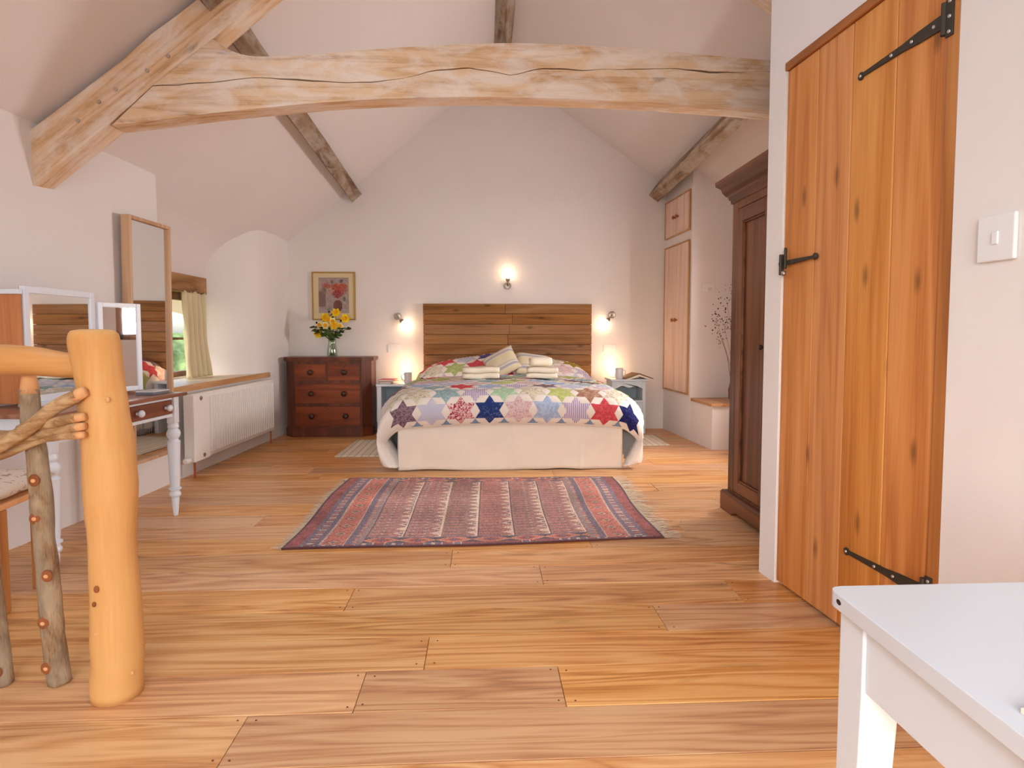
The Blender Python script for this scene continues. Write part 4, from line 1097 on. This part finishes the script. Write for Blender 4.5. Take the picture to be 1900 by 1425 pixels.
# ------------------------------------------------------------------ chest of drawers
ch = thing('chest_of_drawers', (-1.60, 6.62, 0), label='reddish mahogany chest of drawers with canted corners in the corner', cat='chest')
FX0, FX1, FY = -.365, .345, -.17       # front face
def chest_outline(o): return [(FX0 - o * .4, FY - o), (FX1 + o * .4, FY - o), (FX1 + .085 + o, FY + .085 - o * .4), (FX1 + .085 + o, .19), (FX0 - .085 - o, .19), (FX0 - .085 - o, FY + .085 - o * .4)]
bm = BM(); prism(bm, chest_outline(0), 2, .09, .79); obj('carcass', bm, M['mahog_d'], ch)
bm = BM(); prism(bm, chest_outline(.018), 2, .79, .80); prism(bm, chest_outline(.026), 2, .80, .826); prism(bm, chest_outline(.02), 2, .826, .832); obj('top', bm, M['mahog_d'], ch)
bm = BM(); prism(bm, chest_outline(.012), 2, .0, .085); prism(bm, chest_outline(.006), 2, .085, .10); obj('plinth', bm, M['mahog_d'], ch)
def drawer(x0, x1, z0, z1, knobs):
    d = bpy.data.objects.new('drawer', None); COL.objects.link(d); d.parent = ch
    bm = BM(); box(bm, (x0, FY - .006, z0), (x1, FY + .02, z1), .003); obj('drawer_front', bm, M['mahog'], d)
    bm = BM()
    for (a, b, c, e) in ((x0, x1, z1 - .004, z1 + .002), (x0, x1, z0 - .002, z0 + .004), (x0 - .002, x0 + .004, z0, z1), (x1 - .004, x1 + .002, z0, z1)): box(bm, (a, FY - .009, c), (b, FY, e))
    obj('cock_bead', bm, M['mahog_d'], d)
    for kx in knobs:
        bm = BM(); lathe(bm, [(.012, 0), (.011, .012), (.024, .02), (.03, .028), (.027, .038), (.012, .044), (0, .045)], 18, TR(kx, FY - .005, (z0 + z1) / 2) @ Matrix.Rotation(PI / 2, 4, 'X'), cap=False); obj('knob', bm, M['knob'], d, smooth=True)
    bm = BM(); lathe(bm, [(.005, 0), (.005, .002)], 10, TR((x0 + x1) / 2, FY - .0055, z1 - .03) @ Matrix.Rotation(PI / 2, 4, 'X')); obj('keyhole', bm, M['dark'], d)
drawer(-.345, -.025, .59, .76, [-.178]); drawer(-.002, .328, .59, .76, [.165])
drawer(-.34, .328, .35, .555, [-.172, .165]); drawer(-.335, .328, .115, .32, [-.17, .178])

# vase of spring flowers on the chest
vs_ = thing('glass_vase', (-1.60, 6.64, .832), label='clear glass vase of daffodil stems on the chest of drawers', cat='vase')
bm = BM(); lathe(bm, [(.0, .006), (.046, .006), (.05, .012), (.052, .05), (.044, .11), (.036, .15), (.040, .19), (.043, .19), (.039, .15), (.047, .11), (.055, .05), (.053, .006), (.047, 0), (0, 0)], 26, cap=False); obj('glass', bm, M['vaseglass'], vs_, smooth=True)
for k in range(12):
    a = rnd.uniform(0, 2 * PI); r = rnd.uniform(.01, .035)
    bm = BM(); tube(bm, [(-r * math.cos(a), -r * math.sin(a), .012), (r * .8 * math.cos(a), r * .8 * math.sin(a), .19)], .0045, 6); obj('stem', bm, M['stem'], vs_, smooth=True)
def flower(kind, pos, label, group, size=.036):
    t = thing('daffodil' if kind != 'cream' else 'narcissus', (-1.60, 6.64, 1.0), label=label, cat='flower', group=group)
    p = Vector(pos); up = (p - Vector((0, .05, -.05))).normalized(); face = (Vector((p.x * 1.5, -.8, p.z * .5 + rnd.uniform(-.2, .2)))).normalized()
    bm = BM(); tube(bm, [(p.x * .1, p.y * .1, 0), tuple(p * .55 + Vector((0, 0, .01))), tuple(p - face * .01)], [.004, .0035, .003], 6); obj('stem', bm, M['stem'], t, smooth=True)
    q = face.to_track_quat('Z', 'Y').to_matrix().to_4x4(); Mx = TR(*p) @ q
    pm = M['yellow'] if kind != 'cream' else M['cream_p']
    for k in range(6):
        a = k * PI / 3 + rnd.uniform(-.1, .1)
        def fn(u, w_, a=a):
            l = size * w_; wd = size * .42 * math.sin(PI * min(1, w_ * .92 + .08)) * (u - .5) * 2
            z = .25 * size * w_ * w_ - .1 * size * (1 - abs(2 * u - 1)) * w_
            return Mx @ Vector((l * math.cos(a) - wd * math.sin(a), l * math.sin(a) + wd * math.cos(a), z))
        v, f = grid_surf(fn, 4, 5); pe = pymesh('petal', v, f, pm, t, True)
    bm = BM(); lathe(bm, [(.004, 0), (.010, .006), (.012, .016), (.016, .022), (.014, .021), (.009, .012), (.0, .006)], 14, Mx @ Matrix.Scale(size / .036, 4), cap=False); obj('trumpet', bm, M['trumpet'] if kind != 'white' else M['cream_p'], t, smooth=True)
yl = [(.055, -.03, .295), (-.055, -.04, .245), (-.02, -.06, .215), (.145, -.02, .235), (.045, -.08, .165), (-.135, -.02, .075), (.135, -.05, .225)]
wh = ['highest in the bouquet', 'high on the left of the bouquet', 'left of the bouquet centre', 'at the right edge of the bouquet', 'low in the middle of the bouquet', 'lowest at the left of the bouquet']
for i, p in enumerate(yl[:6]): flower('yellow', p, 'yellow daffodil ' + wh[i] + ' in the glass vase', 'yellow daffodils in the vase', .054)
for p in ((-.105, -.06, .165), (.03, -.08, .205), (-.04, -.09, .16), (.10, -.07, .15)): flower('cream', p, {-.105: 'cream narcissus at the left of the vase bouquet', .03: 'cream narcissus highest of the pale flowers in the vase', -.04: 'cream narcissus left of centre in the vase bouquet', .10: 'cream narcissus at the right of the vase bouquet'}[p[0]], 'cream narcissi in the vase', .046)
def sprig(pos, label, group):
    t = thing('leafy_sprig', (-1.60, 6.64, 1.0), label=label, cat='foliage', group=group)
    p = Vector(pos); bm = BM(); tube(bm, [(p.x * .1, p.y * .1, 0), tuple(p * .6 + Vector((0, 0, .015))), tuple(p)], .0025, 5); obj('stem', bm, M['leaf'], t)
    for k in range(7):
        c = p * (.45 + .09 * k); a = rnd.uniform(0, 2 * PI); d = Vector((math.cos(a), -abs(math.sin(a)) * .6, rnd.uniform(-.2, .8))).normalized()
        sd = d.cross(Vector((rnd.random(), rnd.random(), rnd.random()))).normalized(); L = rnd.uniform(.045, .075)
        def fn(u, w_): return c + d * L * w_ + sd * L * .28 * math.sin(PI * w_) * (2 * u - 1) + Vector((0, 0, -.3 * L * w_ * w_))
        v, f = grid_surf(fn, 2, 5); pymesh('leaf', v, f, M['leaf'], t, True)
    bm = BM(); bmesh.ops.create_icosphere(bm, subdivisions=2, radius=.011, matrix=TR(*(p * 1.06))); obj('bud', bm, M['bud'], t, smooth=True)
for p in ((-.17, -.03, .14), (-.15, 0, .18), (-.12, -.07, .10), (-.03, .02, .29), (.17, -.02, .13), (.12, -.08, .12), (.09, .0, .2), (.0, -.1, .12), (-.08, -.08, .13), (.06, -.1, .09), (-.10, .02, .22)):
    sprig(p, 'dark green leafy sprig in the bouquet on the chest of drawers', 'leafy sprigs in the vase')

# ------------------------------------------------------------------ rugs
def rug_main():
    t = thing('rug', (-.025, 3.78, 0), label='old red and blue patterned woven rug with cream fringes before the bed', cat='rug')
    corners = [(-.975, -.735), (.965, -.655), (.985, .705), (-.965, .755)]   # fl, fr, br, bl
    NX, NY = 300, 200
    def pos(u, w_):
        a = np.array(corners[0]) * (1 - u) + np.array(corners[1]) * u; b = np.array(corners[3]) * (1 - u) + np.array(corners[2]) * u
        p = a * (1 - w_) + b * w_
        p = p + np.array((.012 * math.sin(w_ * 7 + (0 if u < .5 else 2)) * (abs(2 * u - 1)), -.022 * math.sin(u * PI * 1.0) * (1 - w_) + .008 * math.sin(u * 9)))
        return (p[0], p[1], .009 + .0025 * mnoise.noise(Vector((p[0] * 4, p[1] * 4, 0))))
    v, f = grid_surf(pos, NX, NY)
    R_ = np.random.RandomState(5); cols = np.zeros((NY, NX, 3))
    maroon = np.array((118, 52, 54)); red = np.array((170, 84, 70)); blue = np.array((72, 78, 102)); blued = np.array((52, 52, 72)); cream = np.array((206, 184, 160)); brown = np.array((130, 92, 84)); ochre = np.array((176, 130, 84)); grey = np.array((124, 116, 120))
    def hsh(a, b): return (math.sin(a * 127.1 + b * 311.7) * 43758.5453) % 1
    for j in range(NY):
        for i in range(NX):
            u = (i + .5) / NX; w_ = (j + .5) / NY; X = u * 1.95; Y = w_ * 1.42
            dx = min(X, 1.95 - X); dy = min(Y, 1.42 - Y)
            ed = dy; n_ = mnoise.noise(Vector((X * 20, Y * 20, 1)))
            if dy < .012 or dx < .012: c = blued * .8
            elif dx < .075 and dx <= dy + .06: c = maroon * (1 + .2 * n_)
            elif dx < .17 and dy > .03: # blue guard with pale flecks
                c = blue; k = math.floor(Y / .035); 
                if abs((Y / .035) % 1 - .5) < .22 and abs(dx - .122) < .020: c = cream * .85 if k % 2 else red
            elif dx < .30 and dy > .03:
                c = red; k = Y / .13 % 1; q = abs(k - .5) * .13 + abs(dx - .235)
                if q < .018: c = blue
                elif q < .032: c = ochre
                elif q < .042: c = maroon
                if abs(dx - .175) < .006 or abs(dx - .296) < .006: c = cream * .75
            elif dx < .385 and dy > .03:
                c = grey * .9 if dx > .34 else blue; k = Y / .045 % 1
                if abs(k - .5) < .2 and abs(dx - .345) < .014: c = ochre if math.floor(Y / .045) % 3 == 0 else red
            elif dy < .045:
                k = X / .05 % 1; c = blue if abs(k - .5) < .32 else cream * .8
                if hsh(math.floor(X / .05), 3) > .6: c = maroon
            elif dy < .115:
                k = X / .19 % 1; q = abs(k - .5) * .19 * .55 + abs(dy - .08)
                c = red
                if q < .014: c = blue
                elif q < .026: c = maroon
                elif q > .055: c = blued
                elif q > .048: c = ochre
            elif dy < .13: c = blue
            else:
                Xf = X - .385; per = .196; k = Xf / per; kk = math.floor(k); g = (k % 1) * per; c = brown * (1.0 + .12 * n_)
                base = [brown, np.array((138, 94, 88)), np.array((122, 92, 84)), np.array((142, 88, 80))][kk % 4]; c = base * (1 + .14 * n_)
                yy = (Y / .075) % 1
                # cream saw-teeth pointing left from each column line
                tooth = .062 * (1 - abs(2 * yy - 1))
                if kk < 6:
                    if per - g < .008: c = cream * .95
                    elif per - g < tooth: c = cream * .9 if (per - g) > tooth - .022 or hsh(kk, math.floor(Y / .075)) > .45 else grey * .8
                    elif g < .006: c = blued
                ff = (Y / .05) % 1
                if g > .02 and g < .12 and abs(ff - .5) < .16 and abs((g % .03) - .015) < .007: c = red if hsh(kk, math.floor(g / .03)) > .35 else cream * .75
                if g > .02 and g < .12 and abs(ff - .5) > .44: c = blued * 1.25
            wear = 1 + .16 * mnoise.noise(Vector((X * 3, Y * 3, 7)))
            c = np.asarray(c, float); c = c * .68 + c.mean() * .32
            cols[j, i] = (c * .92 + np.array((178, 138, 128)) * .42) * wear * (1 + .26 * (R_.rand() - .5))
    colour_mesh('pile', v, f, srgb2lin(np.clip(cols.reshape(-1, 3), 0, 255)), M['rug'], t)
    # body below the pile gives the edge its thickness
    bm = BM(); rim = [pos(k / 40, 0) for k in range(41)] + [pos(1, k / 20) for k in range(1, 21)] + [pos(1 - k / 40, 1) for k in range(1, 41)] + [pos(0, 1 - k / 20) for k in range(1, 20)]
    A = [bm.verts.new(p) for p in rim]; B = [bm.verts.new((p[0], p[1], .0005)) for p in rim]
    for i in range(len(rim)): bm.faces.new((A[i], A[(i + 1) % len(rim)], B[(i + 1) % len(rim)], B[i]))
    obj('edge_binding', bm, plain('rug_edge', (92, 52, 50), .95, .1), t)
    for u, sg, ln in ((0, -1, .05), (1, 1, .11)):
        bm = BM()
        for k in range(290):
            w_ = (k + rnd.random()) / 290; p = Vector(pos(u, min(.999, w_))); L = ln * rnd.uniform(.5, 1.15)
            a = rnd.gauss(0, .35); d = Vector((sg * math.cos(a), math.sin(a), 0)); s2 = Vector((-d.y, d.x, 0)) * .0026
            bend = s2 * rnd.gauss(0, 4)
            q = [p - Vector((0, 0, .004)), p + d * L * .5 + bend + Vector((0, 0, .002 - p.z + rnd.uniform(0, .006))), p + d * L + bend * 2 + Vector((0, 0, .0015 - p.z + rnd.uniform(0, .004)))]
            a_ = [bm.verts.new(z + s2) for z in q]; b_ = [bm.verts.new(z - s2) for z in q]
            for m_ in range(2): bm.faces.new((a_[m_], a_[m_ + 1], b_[m_ + 1], b_[m_]))
        tag(obj('fringe', bm, M['fringe'], t), kind='stuff')
rug_main()
def runner(name, label, pts, zoff=.0):
    t = thing(name, (pts[0][0], pts[0][1], 0), label=label, cat='rug', group='bedside runner rugs')
    def fn(u, w_):
        a = np.array(pts[0]) * (1 - u) + np.array(pts[1]) * u; b = np.array(pts[3]) * (1 - u) + np.array(pts[2]) * u; p = a * (1 - w_) + b * w_
        return (p[0] - pts[0][0], p[1] - pts[0][1], .007 + .002 * mnoise.noise(Vector((p[0] * 5, p[1] * 5, 2))))
    v, f = grid_surf(fn, 16, 30); o = pymesh('weave', v, f, M['runner'], t, True); m = o.modifiers.new('thick', 'SOLIDIFY'); m.thickness = .006
    bm = BM()
    for k in range(60):
        p = Vector(fn((k + rnd.random()) / 60, 0)); p.z = .004; d = Vector((rnd.gauss(0, .2), -1, 0)) * rnd.uniform(.03, .05); s2 = Vector((.002, 0, 0))
        a = [bm.verts.new(p + s2), bm.verts.new(p - s2), bm.verts.new(p + d - s2 + Vector((0, 0, -.002))), bm.verts.new(p + d + s2 + Vector((0, 0, -.002)))]; bm.faces.new(a)
    tag(obj('fringe', bm, M['fringe_y'], t), kind='stuff')
runner('runner_rug', 'cream striped cotton rug on the floor left of the bed', [(-1.29, 5.37), (-.62, 5.37), (-.62, 6.22), (-1.26, 6.22)])
runner('runner_rug', 'cream striped cotton rug on the floor right of the bed', [(1.10, 5.78), (1.80, 5.78), (1.83, 6.38), (1.10, 6.40)])

# ------------------------------------------------------------------ dressing table
DKA = math.atan2(-1.786 + 1.851, 3.683 - 2.752)      # slight turn, parallel to the wall
dk = thing('dressing_table', (-1.79, 3.70, 0), (0, 0, -DKA), 'white dressing table with turned legs, brown top and a drawer', 'table')
# local: y runs along the table (0 = far end, negative towards viewer), x = 0 front edge, negative to the wall
DL, DD = .985, .42
bm = BM(); box(bm, (-DD - .03, -DL - .03, .708), (.035, .035, .728), .006); obj('top', bm, M['desk_top'], dk)
def turned_leg(x, y):
    bm = BM()
    box(bm, (x - .024, y - .024, .55), (x + .024, y + .024, .708), .003)
    lathe(bm, [(.012, 0), (.014, .01), (.022, .10), (.020, .108), (.030, .118), (.032, .13), (.026, .142), (.020, .15), (.034, .156), (.034, .164), (.024, .17), (.027, .19), (.035, .43), (.036, .44), (.030, .447), (.024, .455), (.035, .47), (.039, .487), (.034, .505), (.024, .515), (.031, .525), (.031, .535), (.026, .55)], 22, TR(x, y, 0))
    return obj('leg', bm, M['white'], dk, angle=38)
for x in (-.024, -DD + .024):
    for y in (-.024, -DL + .024): turned_leg(x, y)
bm = BM(); box(bm, (-.04, -DL + .048, .59), (-.012, -.59, .708), .002); box(bm, (-.04, -.59, .59), (-.012, -.048, .608), .002); box(bm, (-.04, -.59, .69), (-.012, -.048, .708), .002); box(bm, (-.04, -.53, .608), (-.012, -.515, .69)); obj('apron_front', bm, M['white'], dk)
for y in (-.03, -DL + .012):
    bm = BM(); box(bm, (-DD + .048, y - .01, .59), (-.048, y + .012, .708), .002); obj('apron_side', bm, M['white'], dk)
bm = BM(); box(bm, (-DD + .01, -DL + .048, .59), (-DD + .03, -.048, .708), .002); obj('apron_back', bm, M['white'], dk)
d = bpy.data.objects.new('drawer', None); COL.objects.link(d); d.parent = dk
bm = BM(); box(bm, (-.03, -.512, .61), (-.008, -.055, .688), .003); obj('drawer_front', bm, M['desk_drawer'], d)
for y in (-.38, -.12):
    bm = BM(); lathe(bm, [(.010, 0), (.009, .010), (.018, .018), (.020, .028), (.013, .037), (0, .039)], 16, TR(-.008, y, .649) @ Matrix.Rotation(PI / 2, 4, 'Y'), cap=False); obj('knob', bm, M['white'], d, smooth=True)

def framed_mirror(name_frame, parent, w, h, fw, ft, mat, zbase=0.0, back=None):
    """in local coords: mirror in the y-z plane facing +x, y from 0 to w"""
    bm = BM()
    for (a, b, c, e) in ((0, fw, 0, h), (w - fw, w, 0, h), (fw, w - fw, 0, fw), (fw, w - fw, h - fw, h)): box(bm, (-ft, a, zbase + c), (0, b, zbase + e), .003)
    obj(name_frame, bm, mat, parent)
    bm = BM(); box(bm, (-ft * .5, fw - .002, zbase + fw - .002), (-ft * .35, w - fw + .002, zbase + h - fw + .002)); obj('mirror_glass', bm, M['mirror'], parent)
    bm = BM(); box(bm, (-ft - .004, .004, zbase + .004), (-ft * .5, w - .004, zbase + h - .004)); obj('mirror_back', bm, back or mat, parent)
tm = thing('dressing_mirror', (-2.105, 2.945, .728), (0, 0, -.054), 'white-framed triple mirror standing on the dressing table', 'mirror')
c = bpy.data.objects.new('centre_mirror', None); COL.objects.link(c); c.parent = tm
framed_mirror('frame', c, .475, .545, .032, .024, M['white'], .02, M['orange'])
c = bpy.data.objects.new('right_wing', None); COL.objects.link(c); c.parent = tm; c.location = (.012, .482, 0); c.rotation_euler = (0, 0, -.385)
framed_mirror('frame', c, .245, .495, .026, .02, M['white'], .02, M['orange'])
c = bpy.data.objects.new('left_wing', None); COL.objects.link(c); c.parent = tm; c.location = (-.005, -.008, 0); c.rotation_euler = (0, 0, PI / 2 - .05)
bm = BM(); box(bm, (-.02, 0, .02), (0, .15, .525), .003); obj('wing_board', bm, M['orange'], c)
bm = BM(); box(bm, (-.024, -.004, .525), (.002, .154, .548), .003); obj('wing_cap', bm, M['white'], c)
bm = BM(); box(bm, (0, .014, .035), (.003, .138, .51)); obj('mirror_glass', bm, M['mirror'], c)
bm = BM(); box(bm, (-.07, .02, 0), (.02, .455, .02), .004); obj('base', bm, M['white'], tm)
t = thing('trinket_box', (-1.885, 3.60, .728), (0, 0, -.1), 'small flat grey box on the far end of the dressing table', 'box')
bm = BM(); box(bm, (-.05, -.075, 0), (.05, .075, .014), .003); obj('base', bm, M['box_grey'], t)
bm = BM(); box(bm, (-.052, -.077, .014), (.052, .077, .022), .003); obj('lid', bm, M['mug'], t)

# tall mirror on the wall behind
ml = thing('tall_mirror', (-2.188, 3.945, .24), (0, math.radians(.6), -.053), 'tall narrow pale-oak framed mirror on the wall beyond the dressing table', 'mirror')
framed_mirror('frame', ml, .455, 1.57, .022, .055, M['pale'])

# stool with cushion at the left edge
st = thing('stool', (-2.02, 2.50, 0), (0, 0, .1), 'plain wooden stool with a pale cushion at the left edge', 'stool')
bm = BM(); box(bm, (-.19, -.16, .40), (.19, .16, .425), .006); obj('seat', bm, M['cutwood'], st)
for x in (-.16, .165):
    for y in (-.13, .13):
        bm = BM(); box(bm, (x - .024, y - .024, 0), (x + .024, y + .024, .40), .004); obj('leg', bm, M['frame'], st)
cushion('stool_cushion', 'pale patterned seat cushion on the stool at the left edge', 'cushion', (-2.03, 2.49, .468), (0, 0, .12), .44, .38, .095, M['stoolpad'])

# ------------------------------------------------------------------ rustic stair balustrade
bal = thing('stair_balustrade', (-1.09, 1.83, 0), label='rustic balustrade of peeled log post, rail and hazel spindles', cat='balustrade')
def L_(p): return (p[0] + 1.09, p[1] - 1.83, p[2])
bm = BM()
path = [(-1.088, 1.83, 0), (-1.086, 1.83, .10), (-1.084, 1.83, .25), (-1.088, 1.83, .47), (-1.087, 1.83, .60), (-1.090, 1.83, .743), (-1.100, 1.83, .87), (-1.106, 1.83, .95), (-1.116, 1.83, 1.04), (-1.118, 1.83, 1.068), (-1.118, 1.83, 1.080), (-1.118, 1.83, 1.084)]
radp = [.069, .0685, .067, .0625, .0695, .067, .062, .061, .064, .062, .052, .033]
pp = catmull([(p[0], p[2], r) for p, r in zip(path, radp)], 4)
tube(bm, [L_((p[0], 1.83, p[1])) for p in pp], [p[2] for p in pp], 32, wob=.07)
obj('newel_post', bm, M['post'], bal, smooth=True)
bm = BM()
rp = catmull([(-2.05, 1.0, .042), (-1.75, 1.01, .044), (-1.55, .992, .045), (-1.40, .995, .045), (-1.305, .992, .042), (-1.22, .981, .037), (-1.14, .974, .034)], 8)
tube(bm, [L_((p[0], 1.85, p[1])) for p in rp], [p[2] for p in rp], 24, wob=.04)
obj('handrail', bm, M['rail'], bal, smooth=True)
def spindle(pts, scars):
    bm = BM(); p = catmull([(a[0], a[1], a[2]) for a in pts], 10)
    tube(bm, [L_((q[0], 1.90, q[1])) for q in p], [q[2] for q in p], 18, wob=.14, seed=pts[0][0] * 10)
    s = obj('spindle', bm, M['bark'], bal, smooth=True)
    # peeled tenon at the top
    bm = BM(); e = pts[-1]; tube(bm, [L_((e[0], 1.90, e[1] - .012)), L_((e[0], 1.90, e[1] + .03)), L_((e[0], 1.90, e[1] + .055))], [e[2] + .001, .020, .016], 14); obj('tenon', bm, M['cutwood'], s, smooth=True)
    for (z, sx) in scars:
        r = np.interp(z, [q[1] for q in p], [q[2] for q in p]); x = np.interp(z, [q[1] for q in p], [q[0] for q in p])
        bm = BM(); bmesh.ops.create_uvsphere(bm, u_segments=14, v_segments=8, radius=1, matrix=TR(*L_((x + sx * r, 1.90 - r * .92, z))) @ Matrix.Diagonal((.017, .0055, .019, 1))); obj('branch_scar', bm, M['scar'], s, smooth=True)
        bm = BM(); bmesh.ops.create_uvsphere(bm, u_segments=12, v_segments=6, radius=1, matrix=TR(*L_((x + sx * r, 1.90 - r * .92 - .0035, z))) @ Matrix.Diagonal((.008, .003, .007, 1))); obj('scar_heart', bm, M['cutwood'], s, smooth=True)
spindle([(-1.303, 0, .031), (-1.315, .15, .030), (-1.325, .35, .030), (-1.333, .52, .029), (-1.340, .70, .028), (-1.353, .82, .026), (-1.354, .905, .0255)], [(.52, -.1), (.20, -.2), (.345, .55), (.06, -.4), (.635, .1)])
spindle([(-1.472, 0, .029), (-1.480, .15, .028), (-1.492, .35, .026), (-1.505, .6, .026), (-1.512, .9, .024)], [(.05, .2), (.33, .4)])
spindle([(-1.70, 0, .029), (-1.69, .3, .028), (-1.70, .6, .026), (-1.71, .91, .024)], [(.4, .2)])
def branch(pts, r0, r1, end=True, y=1.85):
    bm = BM(); p = catmull(pts, 8); n = len(p)
    tube(bm, [L_((q[0], q[2], q[1])) for q in p], [r1 + (r0 - r1) * k / (n - 1) for k in range(n)], 12, wob=.22, seed=pts[0][1] * 31)
    b = obj('woven_branch', bm, M['twig'], bal, smooth=True)
    e = Vector(L_((p[-1][0], p[-1][2], p[-1][1]))); d = Vector(L_((p[-1][0], p[-1][2], p[-1][1]))) - Vector(L_((p[-3][0], p[-3][2], p[-3][1]))); d.normalize()
    bm = BM(); tube(bm, [tuple(e - d * .012), tuple(e + d * .022)], [r0 * 1.03, r0 * .8], 12); obj('cut_end', bm, M['cutwood'], b, smooth=True)
# (x, z, y) points, left to right
branch([(-1.75, .66, 1.86), (-1.55, .69, 1.85), (-1.41, .735, 1.80), (-1.30, .79, 1.785), (-1.20, .86, 1.765), (-1.12, .902, 1.755)], .018, .022)
branch([(-1.75, .72, 1.94), (-1.55, .755, 1.94), (-1.41, .765, 1.90), (-1.33, .795, 1.835), (-1.25, .81, 1.80), (-1.18, .828, 1.765), (-1.125, .838, 1.755)], .014, .018)
branch([(-1.75, .67, 1.90), (-1.5, .715, 1.86), (-1.40, .745, 1.84), (-1.30, .775, 1.82), (-1.20, .80, 1.78), (-1.125, .812, 1.755)], .013, .016)
branch([(-1.75, .65, 1.95), (-1.5, .69, 1.88), (-1.40, .72, 1.85), (-1.28, .765, 1.83), (-1.20, .782, 1.785), (-1.125, .789, 1.755)], .012, .015)
branch([(-1.75, .70, 1.83), (-1.55, .735, 1.80), (-1.42, .752, 1.80), (-1.36, .775, 1.795), (-1.29, .80, 1.80)], .011, .015)
# knots on the log
for (x, z, r) in ((-.012, .345, .008), (-.022, .30, .006), (-.020, .213, .005), (.045, .885, .006), (.06, .08, .005)):
    rr = .07; yy = -math.sqrt(max(0, rr * rr - x * x)) + .0035
    bm = BM(); bmesh.ops.create_uvsphere(bm, u_segments=12, v_segments=8, radius=1, matrix=TR(x + (-.012 if z > .8 else .004), yy, z) @ Matrix.Diagonal((r, .004, r * 1.3, 1))); obj('knot', bm, M['scar'] if z < .8 and r > .005 else M['cutwood'], bal, smooth=True)

# ------------------------------------------------------------------ white table, near right corner
tb_ = thing('white_table', (.478, .815, 0), (0, 0, 0), 'white painted table with tapered legs at the lower right corner', 'table')
TZ = .72; TW, TD = .78, .80
def table_top():
    bm = BM(); sh = .02
    pts = []
    r = .018
    for (cx, cy, a0) in ((r, -r, 90), (r - sh * 1.0, -TD + r, 180), (TW - r, -TD + r, 270), (TW - r, -r, 0)):
        for k in range(5): a = math.radians(a0 + 90 * k / 4); pts.append((cx + r * math.cos(a), cy + r * math.sin(a)))
    vs0 = prism(bm, pts, 2, TZ - .022, TZ)
    es = [e for e in bm.edges if abs(e.verts[0].co.z - e.verts[1].co.z) < 1e-5 and len(e.link_faces) == 2 and abs(e.link_faces[0].normal.z - e.link_faces[1].normal.z) > .5] if False else []
    return bm
bm = table_top(); o = obj('top', bm, M['white_t'], tb_); m = o.modifiers.new('bev', 'BEVEL'); m.width = .008; m.segments = 4; m.limit_method = 'ANGLE'; m.angle_limit = math.radians(50)
for p in o.data.polygons: p.use_smooth = True
try: o.data.set_sharp_from_angle(angle=math.radians(35))
except Exception: pass
def tleg(x, y, sx, sy):
    bm = BM(); rings = []
    for z, w_ in ((0, .030), (.60, .052), (TZ - .022, .052)):
        xa, xb = (x, x + sx * w_); ya, yb = (y, y + sy * w_)
        rings.append([bm.verts.new(p) for p in ((xa, ya, z), (xb, ya, z), (xb, yb, z), (xa, yb, z))])
    for a, b in zip(rings, rings[1:]):
        for i in range(4): bm.faces.new((a[i], a[(i + 1) % 4], b[(i + 1) % 4], b[i]))
    bm.faces.new(rings[0]); bm.faces.new(rings[-1])
    o = obj('leg', bm, M['white_t'], tb_); m = o.modifiers.new('bev', 'BEVEL'); m.width = .002; m.segments = 2
tleg(.012, -.014, 1, -1); tleg(TW - .012, -.014, -1, -1); tleg(-.005, -TD + .014, 1, 1); tleg(TW - .012, -TD + .014, -1, 1)
bm = BM(); box(bm, (.016, -TD + .06, TZ - .115), (.036, -.066, TZ - .022), .002); obj('apron_side', bm, M['white_t'], tb_)
bm = BM(); box(bm, (TW - .036, -TD + .06, TZ - .115), (TW - .016, -.066, TZ - .022), .002); obj('apron_side', bm, M['white_t'], tb_)
for y in (-.036, -TD + .016):
    bm = BM(); box(bm, (.064, y, TZ - .115), (TW - .064, y + .02, TZ - .022), .002); obj('apron_end', bm, M['white_t'], tb_)
bm = BM(); bmesh.ops.create_uvsphere(bm, u_segments=10, v_segments=6, radius=1, matrix=TR(.0005, -.030, TZ - .010) @ Matrix.Diagonal((.0016, .007, .0045, 1))); obj('paint_chip', bm, M['dark'], tb_)
t = thing('folded_leaflet', (.57, .535, TZ), (0, 0, .12), 'corner of a white leaflet on the white table', 'leaflet')
bm = BM(); box(bm, (-.075, -.11, 0), (.105, .0, .006), .001); obj('pages', bm, M['paper'], t)
